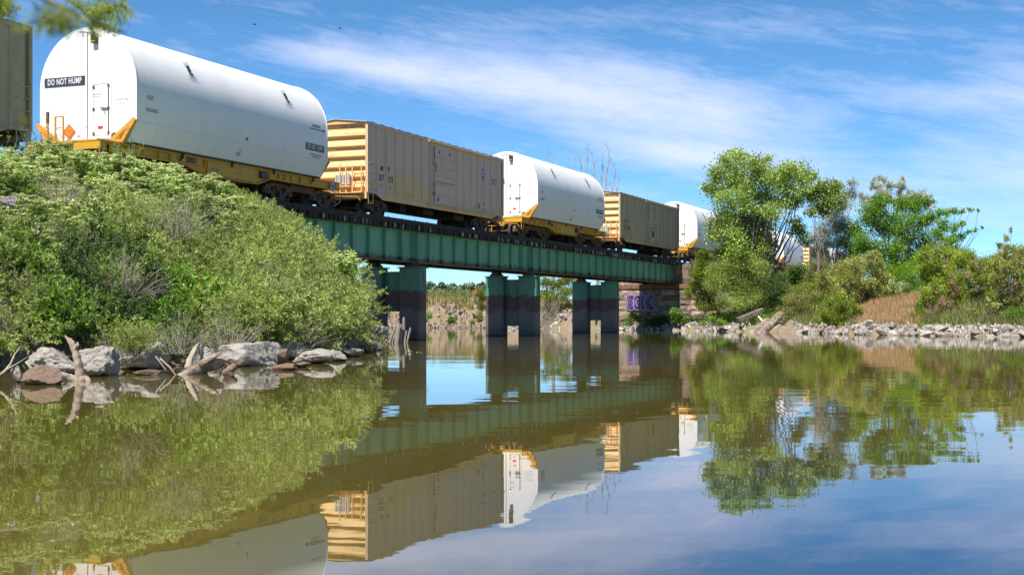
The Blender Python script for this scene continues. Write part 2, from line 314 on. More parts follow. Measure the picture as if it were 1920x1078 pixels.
# water: murky olive river
def water_mat():
    m = bpy.data.materials.new('river water'); m.use_nodes = True; nt = m.node_tree; N = nt.nodes.new; L = nt.links.new
    b = nt.nodes['Principled BSDF']; b.inputs['Base Color'].default_value = (0.118, 0.098, 0.019, 1); b.inputs['Roughness'].default_value = 0.0; b.inputs['IOR'].default_value = 1.46
    g = N('ShaderNodeNewGeometry')
    def lay(sx, sy, sc, det, dist):
        mp = N('ShaderNodeMapping'); mp.inputs['Scale'].default_value = (sx, sy, 1); L(g.outputs['Position'], mp.inputs['Vector'])
        n = N('ShaderNodeTexNoise'); n.inputs['Scale'].default_value = sc; n.inputs['Detail'].default_value = det; L(mp.outputs[0], n.inputs['Vector'])
        return n.outputs['Fac']
    # muddy river; right foreground colour painted dark blue, deepening the sky's reflection
    s0 = N('ShaderNodeSeparateXYZ'); L(g.outputs['Position'], s0.inputs[0])
    wn = N('ShaderNodeTexNoise'); wn.inputs['Scale'].default_value = .35; wn.inputs['Detail'].default_value = 3; L(g.outputs['Position'], wn.inputs['Vector'])
    wa = N('ShaderNodeMath'); wa.operation = 'MULTIPLY_ADD'; L(wn.outputs['Fac'], wa.inputs[0]); wa.inputs[1].default_value = 1.6; L(s0.outputs[0], wa.inputs[2])
    w1 = N('ShaderNodeMapRange'); w1.interpolation_type = 'SMOOTHSTEP'; w1.inputs[1].default_value = -1.0; w1.inputs[2].default_value = 2.6; L(wa.outputs[0], w1.inputs[0])
    w2 = N('ShaderNodeMapRange'); w2.interpolation_type = 'SMOOTHSTEP'; w2.inputs[1].default_value = 15; w2.inputs[2].default_value = 7; L(s0.outputs[1], w2.inputs[0])
    wm = N('ShaderNodeMath'); wm.operation = 'MULTIPLY'; L(w1.outputs[0], wm.inputs[0]); L(w2.outputs[0], wm.inputs[1])
    wx = N('ShaderNodeMix'); wx.data_type = 'RGBA'; L(wm.outputs[0], wx.inputs[0]); wx.inputs[6].default_value = (0.108, 0.090, 0.020, 1); wx.inputs[7].default_value = (0.006, 0.016, 0.042, 1); L(wx.outputs[2], b.inputs['Base Color'])
    # calm water near the bank, more ripple out in the current
    mp = N('ShaderNodeMapping'); mp.inputs['Scale'].default_value = (.05, .035, 1); L(g.outputs['Position'], mp.inputs['Vector'])
    ar = N('ShaderNodeTexNoise'); ar.inputs['Scale'].default_value = 1.0; ar.inputs['Detail'].default_value = 2; L(mp.outputs[0], ar.inputs['Vector'])
    am = N('ShaderNodeMapRange'); am.inputs[1].default_value = .42; am.inputs[2].default_value = .62; am.inputs[3].default_value = .35; am.inputs[4].default_value = 1.0; L(ar.outputs['Fac'], am.inputs[0])
    sp = N('ShaderNodeSeparateXYZ'); L(g.outputs['Position'], sp.inputs[0])
    dm = N('ShaderNodeMapRange'); dm.inputs[1].default_value = 12; dm.inputs[2].default_value = 60; dm.inputs[3].default_value = 0.35; dm.inputs[4].default_value = 1.0; L(sp.outputs[1], dm.inputs[0])
    mm = N('ShaderNodeMath'); mm.operation = 'MULTIPLY'; L(am.outputs[0], mm.inputs[0]); L(dm.outputs[0], mm.inputs[1])
    a = lay(.8, 1.5, 1.6, 3, 0); c = lay(.25, .5, 1.0, 2, 0)
    b1 = N('ShaderNodeBump'); b1.inputs['Strength'].default_value = 1; b1.inputs['Distance'].default_value = 1.0
    k = N('ShaderNodeMath'); k.operation = 'MULTIPLY'; k.inputs[1].default_value = 0.0030; L(a, k.inputs[0])
    k2 = N('ShaderNodeMath'); k2.operation = 'MULTIPLY'; k2.inputs[1].default_value = 0.0055; L(c, k2.inputs[0])
    k3 = N('ShaderNodeMath'); k3.operation = 'MULTIPLY'; L(k.outputs[0], k3.inputs[0]); L(mm.outputs[0], k3.inputs[1])
    ad = N('ShaderNodeMath'); ad.operation = 'ADD'; L(k3.outputs[0], ad.inputs[0]); L(k2.outputs[0], ad.inputs[1])
    L(ad.outputs[0], b1.inputs['Height']); L(b1.outputs[0], b.inputs['Normal'])
    return m
wp = MB().add([(-4000,-500,0),(4000,-500,0),(4000,6000,0),(-4000,6000,0)], [(0,1,2,3)]).build('river_water', water_mat()); tag(wp, kind='structure')

def vary(m):        # every stone its own shade
    nt = m.node_tree; N = nt.nodes.new; L = nt.links.new; b = nt.nodes['Principled BSDF']; src = b.inputs['Base Color'].links[0].from_socket
    g = N('ShaderNodeNewGeometry'); oi = N('ShaderNodeObjectInfo'); a = N('ShaderNodeMath'); a.operation = 'ADD'; L(g.outputs['Random Per Island'], a.inputs[0]); L(oi.outputs['Random'], a.inputs[1])
    f = N('ShaderNodeMath'); f.operation = 'FRACT'; L(a.outputs[0], f.inputs[0]); r = N('ShaderNodeMapRange'); r.inputs[3].default_value = .45; r.inputs[4].default_value = 1.25; L(f.outputs[0], r.inputs[0])
    h = N('ShaderNodeHueSaturation'); L(r.outputs[0], h.inputs['Value']); L(src, h.inputs['Color']); L(h.outputs[0], b.inputs['Base Color'])
# ------------------------------------------------------------------ railway materials
white = mat('white enamel', (0.80, 0.805, 0.82), 0.38, col2=(0.72, 0.73, 0.74), scale=.8, mix=(.45, .8), bump=.004, bscale=2.5, stretch=(1.6, 1, .22), col3=(.60,.59,.55), scale3=1.6, mix3=(.60,.85))
yellow = mat('faded yellow paint', (0.60, 0.33, 0.025), 0.55, col2=(0.46, 0.24, 0.025), scale=2.2, mix=(.5, .75), col3=(.20, .09, .04), scale3=6, mix3=(.66, .76))
orange = mat('bright yellow paint', (0.66, 0.33, 0.045), 0.5, col2=(0.46, 0.22, 0.04), scale=5)
darkst = mat('sooty steel', (0.035, 0.028, 0.024), 0.85, col2=(0.07, 0.042, 0.028), scale=5)
rusty = mat('rusty cast steel', (0.17, 0.105, 0.065), 0.85, col2=(0.07, 0.045, 0.035), scale=7, bump=.01, bscale=40)
greyfr = mat('grey cast steel', (0.11, 0.095, 0.085), 0.85, col2=(0.06, 0.045, 0.038), scale=7)
wheelm = mat('wheel steel', (0.05, 0.038, 0.03), 0.75, col2=(0.10, 0.06, 0.04), scale=6)
black = mat('black lettering', (0.02, 0.02, 0.022), 0.6)
navy = mat('dark blue sign paint', (0.035, 0.045, 0.075), 0.5)
wsign = mat('white sign paint', (0.8, 0.8, 0.8), 0.5)
grey = mat('grey lettering', (0.28, 0.28, 0.30), 0.6)
placard = mat('orange placard', (0.90, 0.22, 0.02), 0.45)
redm = mat('red label', (0.65, 0.03, 0.06), 0.5)
alum = mat('galvanised sheet', (0.45, 0.46, 0.47), 0.5, col2=(.36, .36, .36), scale=3)
tan1 = mat('tan boxcar paint', (0.66, 0.49, 0.38), 0.62, col2=(0.56, 0.41, 0.31), scale=1.1, mix=(.45, .75), col3=(.29, .215, .16), scale3=5, mix3=(.62, .8), stretch=(1, 1, .25))
tan1y = mat('tan yellow boxcar paint', (0.74, 0.52, 0.24), 0.62, col2=(0.64, 0.44, 0.19), scale=1.4)
end1 = mat('orange tan end paint', (0.76, 0.47, 0.20), 0.55, col2=(0.68, 0.42, 0.18), scale=2)
tan2 = mat('olive tan boxcar paint', (0.52, 0.41, 0.27), 0.65, col2=(0.38, 0.29, 0.175), scale=1.4, mix=(.42, .7), col3=(.22, .13, .07), scale3=5, mix3=(.62, .78), stretch=(1, 1, .22))
seam = mat('dark seam', (0.10, 0.10, 0.11), 0.8)
blue = mat('blue emblem', (0.05, 0.07, 0.42), 0.5)
ypatch = mat('yellow patch', (0.62, 0.42, 0.02), 0.5)
glassy = mat('wet hose rubber', (0.03, 0.03, 0.03), 0.4)

# ------------------------------------------------------------------ wheel truck (part 'truck' with sub-parts)
def disc(cx, cy, z=0.42, sgn=-1):
    m = MB(); m.lathe([(.10, -.07), (.10, -.03), (.27, -.01), (.33, -.065), (.42, -.07), (.435, 0.03), (.46, .04), (.46, .065), (.33, .05), (.26, .05), (.10, .06)], (cx, cy, z), 'Y', 28) if sgn < 0 else \
        m.lathe([(.10, .07), (.10, .03), (.27, .01), (.33, .065), (.42, .07), (.435, -0.03), (.46, -.04), (.46, -.065), (.33, -.05), (.26, -.05), (.10, -.06)], (cx, cy, z), 'Y', 28)
    return m
def side_frame(y, m):
    o = -1 if y < 0 else 1; a, b = y - .09, y + .09
    m.prism([(-1.08,.56),(-1.0,.72),(-.45,.84),(.45,.84),(1.0,.72),(1.08,.56),(1.06,.36),(.98,.36),(.98,.54),(.78,.54),(.74,.36),(.66,.42),(.60,.62),(.42,.70),(-.42,.70),(-.60,.62),(-.66,.42),(-.74,.36),(-.78,.54),(-.98,.54),(-.98,.36),(-1.06,.36)], a, b)
    for g in (-1, 1):
        m.bar((g*.70,y,.60), (g*.30,y,.20), .17, .12, up=(0,1,0)); m.bar((g*.29,y,.24), (g*.26,y,.74), .16, .07, up=(0,1,0))
        m.lathe([(.0,-.08),(.085,-.08),(.10,-.02),(.10,.05),(.0,.05)] if o < 0 else [(.0,.08),(.085,.08),(.10,.02),(.10,-.05),(.0,-.05)], (g*.88, y+o*.05, .42), 'Y', 12)
    m.prism([(-.34,.13),(.34,.13),(.42,.26),(-.42,.26)], a-.02, b+.02)
    for dx in (-.14, 0, .14):
        for k in range(5): m.lathe([(.045,-.012),(.062,0),(.045,.012)], (dx, y, .30+k*.045), 'Z', 8)
    m.box((-.23, y-.11, .52), (.23, y+.11, .68)); m.box((-.20, y+o*.11, .57), (.20, y+o*.15, .61))
def make_truck(fm):
    t = MB()
    t.box((-.22,-.95,.50), (.22,.95,.72)); t.box((-.6,-.5,.35), (-.5,.5,.5)); t.box((.5,-.5,.35), (.6,.5,.5)); t.lathe([(.2,.72),(.2,.84)], (0,0,0), 'Z', 14)
    root = t.build('truck', fm)
    for y in (-1.0, 1.0):
        m = MB(); side_frame(y, m); m.build('side_frame', fm, root, bevel=.012)
    for x in (-.88, .88):
        for y, g in ((-.75, -1), (.75, 1)): disc(x, y, sgn=g).build('wheel', wheelm, root, smooth=True)
        MB().tube([(x,-.98,.42),(x,.98,.42)], .075, 10).build('axle', wheelm, root)
    return root
TRK = {}
def put_truck(parent, x, kind):
    if kind not in TRK: TRK[kind] = make_truck(rusty if kind == 'r' else greyfr); t = TRK[kind]; t.parent = parent
    else: t = copy_tree(TRK[kind], parent)
    t.location = (x, 0, RAIL); t.rotation_euler = (0, 0, 0)
def coupler(parent, x, g, m):        # g: -1 near end, +1 far end
    k = MB(); k.box((min(x, x+g*.75), -.10, RAIL+.72), (max(x, x+g*.75), .10, RAIL+.92)); k.box((min(x+g*.7, x+g*1.05), -.17, RAIL+.70), (max(x+g*.7, x+g*1.05), .06, RAIL+.96))
    k.bar((x+g*.98, .12, RAIL+.82), (x+g*1.08, -.02, RAIL+.82), .10, .26)
    k.build('coupler', m, parent, bevel=.02)
    h = MB(); pts = [(x+g*.2,-.45,RAIL+.80),(x+g*.4,-.46,RAIL+.55),(x+g*.75,-.40,RAIL+.36),(x+g*1.15,-.30,RAIL+.34)]
    h.tube(pts, .028, 6); h.build('air_hose', glassy, parent, smooth='all')
    c = MB(); c.tube([(x+g*.28,-1.45,RAIL+.62),(x+g*.3,-1.35,RAIL+.80),(x+g*.3,.1,RAIL+.86)], .02, 5); c.build('uncoupling_rod', orange, parent)
# ------------------------------------------------------------------ flat wagon
def make_flat(s0, mt, label, number=True):
    """deck carries a 12.85 m container from local x = 0; the frame runs from -2 to 14.85"""
    L0, L1, D = -1.2, 14.85, RAIL+1.25
    root = empty('flat_wagon', T(s0, 0), TR, label, 'flat wagon', 'yellow flat wagons of the train')
    k = MB(); k.box((L0,-1.5,D-.06), (L1,1.5,D)); k.box((L0,-.4,RAIL+.72), (L1,.4,D-.06)); k.build('deck', yellow, root)
    def belly(y0, y1):
        m = MB(); zb, zd = RAIL+.89, RAIL+.60
        m.prism([(L0+.6,D-.07),(L1-.6,D-.07),(L1-.6,zb),(9.2,zb),(8.3,zd),(4.7,zd),(3.4,zb),(L0+.6,zb)], y0, y1)
        return m
    for g in (-1, 1):
        y = g*1.40; m = belly(y-.02, y+.02)
        a, b = sorted((g*1.38, g*1.52))
        m.box((L0,a,D-.075), (L1,b,D-.005)); 
        zb, zd = RAIL+.89, RAIL+.60
        for p, q in (((L0+.6,zb),(3.4,zb)), ((3.4,zb),(4.7,zd)), ((4.7,zd),(8.3,zd)), ((8.3,zd),(9.2,zb)), ((9.2,zb),(L1-.6,zb))):
            m.bar((p[0], (a+b)/2, p[1]), (q[0], (a+b)/2, q[1]), .145, .04)
        for x in (.25, 1.1, 2.0, 2.65, 4.75, 9.15, 9.9, 10.4, 10.95, 11.6, 12.5): m.box((x-.03, a+.003, zb+.02), (x+.03, b-.003, D-.076))
        m.build('side_sill', yellow, root)
        if g < 0:
            p = MB(); p.box((2.72, -1.50, zb+.03), (4.55, -1.42, D-.08)); p.box((4.9, -1.50, zd+.05), (8.1,-1.42,D-.08)); p.build('side_panel', yellow, root)
            bx = MB(); bx.box((8.5,-1.55,RAIL+.86), (8.9,-1.40,RAIL+1.12)); bx.build('junction_box', navy, root)
    for g, x in ((-1, L0), (1, L1)):
        e = MB(); a, b = sorted((x, x-g*.30)); e.box((a,-1.5,RAIL+.93), (b,1.5,D-.08)); e.build('end_sill', yellow, root)
    for x, g in ((L0, -1), (L1, 1)): coupler(root, x, g, darkst)
    for x in (-.1, 3.6, 10.5, 14.2):
        put_truck(root, x, 'r')
    for c in (1.75, 12.35): sp = MB(); sp.box((c-2.6,-.45,RAIL+.52), (c+2.6,.45,RAIL+.86)); sp.box((c-1.0,-1.1,RAIL+.60), (c+1.0,1.1,RAIL+.88)); sp.build('span_bolster', rusty, root)
    u = MB(); u.tube([(5.2,.5,RAIL+.52),(7.4,.5,RAIL+.52)], .22, 12); u.box((4.3,-.9,RAIL+.45), (4.9,-.3,RAIL+.7)); u.tube([(4.2,-.2,RAIL+.5),(8.8,-.2,RAIL+.46)], .03, 5)
    u.bar((6.6,-1.2,RAIL+.62),(6.6,-1.2,RAIL+.30),.04,.04); u.box((6.52,-1.24,RAIL+.36),(6.66,-1.18,RAIL+.5)); u.build('brake_gear', darkst, root)
    # near end: hand rail, brake stand, ladder
    h = MB(); x = L0+.12
    h.bar((x,.78,D),(x,.78,D+.98),.06,.06); h.bar((x,.45,D-.5),(x,.45,D+.85),.05,.05); h.bar((x,.12,D-.1),(x,.12,D+.80),.045,.045); h.bar((x,.45,D+.83),(x,.12,D+.83),.045,.045)
    h.bar((x,.45,D+.45),(x,.12,D+.45),.03,.03)
    h.build('handrail', orange, root)
    h = MB()
    for y in (.78, .45): h.bar((x-.08,y,D-.1),(x-.08,y,D-.95),.04,.04)
    for z in (.3,.5,.7,.9): h.bar((x-.08,.78,D-z),(x-.08,.45,D-z),.03,.03)
    h.build('end_ladder', orange, root)
    h = MB(); h.box((x-.03,.73,D+.62),(x+.03,.83,D+1.02)); h.build('brake_stand', rusty, root)
    for g in (-1, 1):                # end ladders, one below each corner
        h = MB()
        xx = L0+.2 if g < 0 else L1-.2
        for dx in (-.17, .17): h.bar((xx+dx, -1.46, D-.1), (xx+dx, -1.46, D-.75), .03, .03)
        for z in (.35, .55, .74): h.bar((xx-.17,-1.46,D-z),(xx+.17,-1.46,D-z),.025,.025)
        h.build('ladder', orange, root)
    # corner braces that cradle the container
    for x, g in ((-.10, -1), (12.95, 1)):
        for yy in (-1, 1):
            b = MB(); t = (x, yy*2.06, RAIL+2.02)
            b.bar((x, yy*1.02, D+.02), t, .13, .09, up=(1,0,0)); b.bar((x, yy*1.52, D+.02), t, .13, .11, up=(1,0,0)); b.box((x-.05, min(yy*1.0, yy*1.58), D+.003), (x+.05, max(yy*1.0, yy*1.58), D+.12))
            b.bar((x, yy*1.30, D+.1), (x, yy*1.66, D+.42), .07, .05, up=(1,0,0))
            b.build('corner_brace', orange, root)
    d = MB()
    for x in (.35, 3.3, 6.45, 9.4, 12.5):
        d.box((x-.09,-1.62,D-.02), (x+.09,-1.44,D+.10)); d.bar((x-.05,-1.60,D+.1),(x+.10,-1.68,D+.16),.05,.05); d.box((x-.05,-1.56,D-.18),(x+.05,-1.53,D-.02))
    d.build('hold_down_clamp', darkst, root)
    if number:
        text('UP  50031', .29, black, root, M_side(3.63, RAIL+1.05, -1.508), wx=1.0, bold=.008)
        text('CAPY  244000\nLD LMT 221000', .075, grey, root, M_side(5.35, RAIL+.86, -1.508))
        text('LT WT   BLT 6-88', .06, grey, root, M_side(6.9, RAIL+.86, -1.508))
    s = MB(); s.box((L1-.85,-1.545,RAIL+.80),(L1-.50,-1.525,RAIL+1.14)); o = s.build('data_plate', wsign, root)
    s = MB()
    for a, b, c, e_ in ((.03,.10,.15,.31), (.19,.10,.31,.31), (.03,.03,.31,.08)): s.box((L1-.85+a,-1.55,RAIL+.80+b),(L1-.85+c,-1.546,RAIL+.80+e_))
    s.build('data_print', navy, o)
    s = MB(); s.box((10.9,-1.50,RAIL+1.0),(11.0,-1.51,RAIL+1.16)); s.build('label_plate', wsign, root)
    return root

# ------------------------------------------------------------------ white round-topped container
def prof(off=0.0, n=28):
    w, sp = 2.04+off, RAIL+3.23
    p = [(-1.70, RAIL+1.27), (-w, RAIL+1.95)]
    p += [(-w*math.cos(math.pi*i/n), sp + w*math.sin(math.pi*i/n)) for i in range(n+1)]
    return p + [(w, RAIL+1.95), (1.70, RAIL+1.27)]
def make_tank(s0, label):
    L = 12.85
    root = empty('rocket_container', T(s0, 0), TR, label, 'container', 'white rocket containers on the train')
    m = MB(); p = prof(); n = len(p); xs = [0.06, .5] + [1.0+i*.62 for i in range(18)] + [12.3, L-.06]
    # body with an open shell plus closed ends, slight skin waviness
    for x in xs: m.v += [(x, a*(1+.0012*math.sin(x*5+b*3)), b) for a, b in p]
    for i in range(len(xs)-1):
        for j in range(n): m.f.append((i*n+j, i*n+(j+1) % n, (i+1)*n+(j+1) % n, (i+1)*n+j)); m.mi.append(0)
    o = len(m.f); m.f.append(tuple(range(n))); m.f.append(tuple(reversed([(len(xs)-1)*n+j for j in range(n)]))); m.mi += [0, 0]
    m.build('shell', white, root, smooth=True)
    for x0, x1, nm in ((0, .062, 'end_wall'), (L-.062, L, 'end_wall')):
        e = MB(); e.prism([(a*.999, b) for a, b in prof(.018)], x0, x1, plane='YZ'); e.build(nm, white, root, smooth=True)
    # skirt seam
    k = MB()
    for g in (-1, 1):
        a, b = sorted((g*2.037, g*2.052)); k.box((.07, a, RAIL+1.940), (L-.07, b, RAIL+1.952))
    k.build('skirt_seam', white, root)
    k = MB(); k.box((.1,-1.72,RAIL+1.254), (L-.1,1.72,RAIL+1.29)); k.build('base_rail', seam, root)
    s = MB(); s.box((-.012,-.015,RAIL+1.45), (-.001,.015,RAIL+5.12)); s.build('door_seam', seam, root)
    s = MB(); s.bar((-.01,-.35,RAIL+5.1),(-.01,.35,RAIL+5.16),.02,.02); s.box((-.03,-.2,RAIL+4.98),(-.002,-.17,RAIL+5.1)); s.box((-.03,.17,RAIL+4.98),(-.002,.2,RAIL+5.1)); s.build('hinge_bar', alum, root)
    # personnel door
    d = MB(); z0, z1, y0, y1 = RAIL+1.42, RAIL+3.40, -1.02, -.18
    d.box((-.03,y0,z0),(-.002,y1,z1)); dr = d.build('door', white, root, bevel=.008)
    i = MB()
    for a in ((y0+.12, z0+.12, y0+.135, z1-.1), (y1-.115, z0+.12, y1-.10, z1-.1), (y0+.12, z1-.115, y1-.10, z1-.10), (y0+.12, z0+.12, y1-.10, z0+.135)): i.box((-.036,a[0],a[1]),(-.031,a[2],a[3]))
    i.build('door_gasket', grey, dr)
    h = MB()
    for z in (z0+.16, z0+1.0, z1-.22):
        h.box((-.06,y1-.16,z),(-.031,y1-.06,z+.05)); h.box((-.05,y1-.13,z-.05),(-.031,y1-.09,z+.09)); h.box((-.06,y0+.06,z+.02),(-.031,y0+.15,z+.07))
    h.bar((-.06,y0+.10,z0+.1),(-.06,y0+.10,z1-.1),.02,.02); h.bar((-.06,y0+.08,z0+1.02),(-.07,y0+.42,z0+1.06),.025,.035); h.bar((-.07,y0+.34,z0+1.07),(-.07,y0+.24,z0+.88),.02,.02)
    h.build('latch', greyfr, dr)
    r = MB(); r.box((-.036,-.68,z0+.34),(-.031,-.46,z0+.44)); r.build('warning_label', redm, dr)
    text('WARNING', .075, grey, dr, M_end(-.42, z1-.45, -.034)); text('ENTRY BY PERMIT', .035, grey, dr, M_end(-.40, z1-.53, -.034))
    v = MB(); v.box((-.028,-.9,RAIL+1.28),(-.02,-.45,RAIL+1.40))
    for q in range(5): v.box((-.034,-.88,RAIL+1.295+q*.02),(-.029,-.47,RAIL+1.303+q*.02))
    v.build('vent_grille', alum, root)
    # marker light below the crown
    l = MB(); l.box((-.16,-.46,RAIL+4.70),(-.002,-.25,RAIL+5.02)); l.build('marker_light', black, root, bevel=.01)
    l = MB(); l.box((-.165,-.44,RAIL+4.74),(-.161,-.27,RAIL+4.78)); l.build('light_strip', ypatch, root)
    # DO NOT HUMP on the end and on the side
    q = MB(); q.box((-.022,.10,RAIL+3.32),(-.020+.019,1.84,RAIL+3.63)); q = q.build('end_sign', navy, root)
    text('DO NOT HUMP', .29, wsign, q, M_end(.97, RAIL+3.472, -.026), wx=.66, bold=.003, spacing=1.12)
    q = MB(); q.box((11.05,-2.050,RAIL+2.27),(12.55,-2.041,RAIL+2.56)); q = q.build('side_sign', navy, root)
    text('DO NOT HUMP', .29, wsign, q, M_side(11.8, RAIL+2.413, -2.054), wx=.57, bold=.002, spacing=1.12)
    text('DO NOT ALLOW CAR\nTO ROLL FREE', .10, grey, root, M_side(11.85, RAIL+2.06, -2.046), wx=.9)
    text('DO NOT ALLOW\nTO ROLL FREE', .11, grey, root, M_end(1.25, RAIL+1.60, -.022), wx=.9)
    text('FORWARD', .16, black, root, M_side(11.9, RAIL+3.32, -2.046), wx=.85)
    a = MB(); a.box((11.35,-2.046,RAIL+3.17),(12.45,-2.041,RAIL+3.205)); a.prism([(12.45,RAIL+3.13),(12.62,RAIL+3.187),(12.45,RAIL+3.245)], -2.046, -2.041); a.build('arrow', black, root)
    text('TARE 32500\nGROSS 199000\nSERIAL 4', .065, grey, root, M_side(.75, RAIL+2.85, -2.046))
    text('CAUTION - READ OPERATING\nMANUAL BEFORE LIFTING OR\nTRANSPORTING CONTAINER', .05, grey, root, M_side(.85, RAIL+2.42, -2.046))
    text('NITROGEN PURGE\n\nCAP. 2 PSI\n\n___________________\n________________\n______________', .065, grey, root, M_end(-1.45, RAIL+2.55, -.022))
    # lifting marks on the shoulder
    for x in (3.35, 9.95):
        th = R(30); nrm = Vector((0, -math.cos(th), math.sin(th))); c = Vector((x, -2.052*math.cos(th), RAIL+3.23+2.052*math.sin(th)))
        M = Matrix.Translation(c) @ Matrix.Rotation(R(90)-th, 4, 'X')
        text('LIFT\n\n\nHERE', .19, grey, root, M @ Matrix.Translation((0, 0, .006)), wx=1.1)
        k = MB(); k.box((-.10,-.22,.002),(-.02,.18,.01)); k.box((-.02,-.22,.002),(.12,-.14,.01)); k.box((.0,-.05,.002),(.10,.07,.01)); k.box((-.10,.10,.002),(.10,.18,.01))
        o = k.build('lift_mark', black, root); o.data.transform(M)
    # orange diamond placards
    for y, z, x in ((.76, RAIL+1.74, -.024),):
        d = MB(); d.prism([(y-.26,z),(y,z-.26),(y+.26,z),(y,z+.26)], x-.02, x, plane='YZ'); d = d.build('placard', placard, root)
        e = MB()
        for p_, q_ in (((-.22,0),(0,-.22)), ((0,-.22),(.22,0)), ((.22,0),(0,.22)), ((0,.22),(-.22,0))): e.bar((x-.023,y+p_[0],z+p_[1]),(x-.023,y+q_[0],z+q_[1]),.006,.012)
        e.build('placard_border', black, d)
        text('1.3 C', .10, black, d, M_end(y, z, x-.024)); text('1', .08, black, d, M_end(y, z-.15, x-.024))
    w = MB(); w.lathe([(.11,-.06),(.13,-.04),(.13,.0),(.05,.02)], (-.04,-1.18,RAIL+1.48), 'X', 14); w.build('purge_port', rusty, root)
    w = MB(); w.box((6.62,-2.05,RAIL+2.10),(6.76,-2.041,RAIL+2.22)); w.build('red_tag', redm, root)
    w = MB(); w.bar((6.65,-2.05,RAIL+2.02),(6.38,-1.90,RAIL+1.60),.012,.012); w.box((6.3,-1.93,RAIL+1.50),(6.44,-1.83,RAIL+1.60)); w.build('ground_strap', alum, root)
    return root

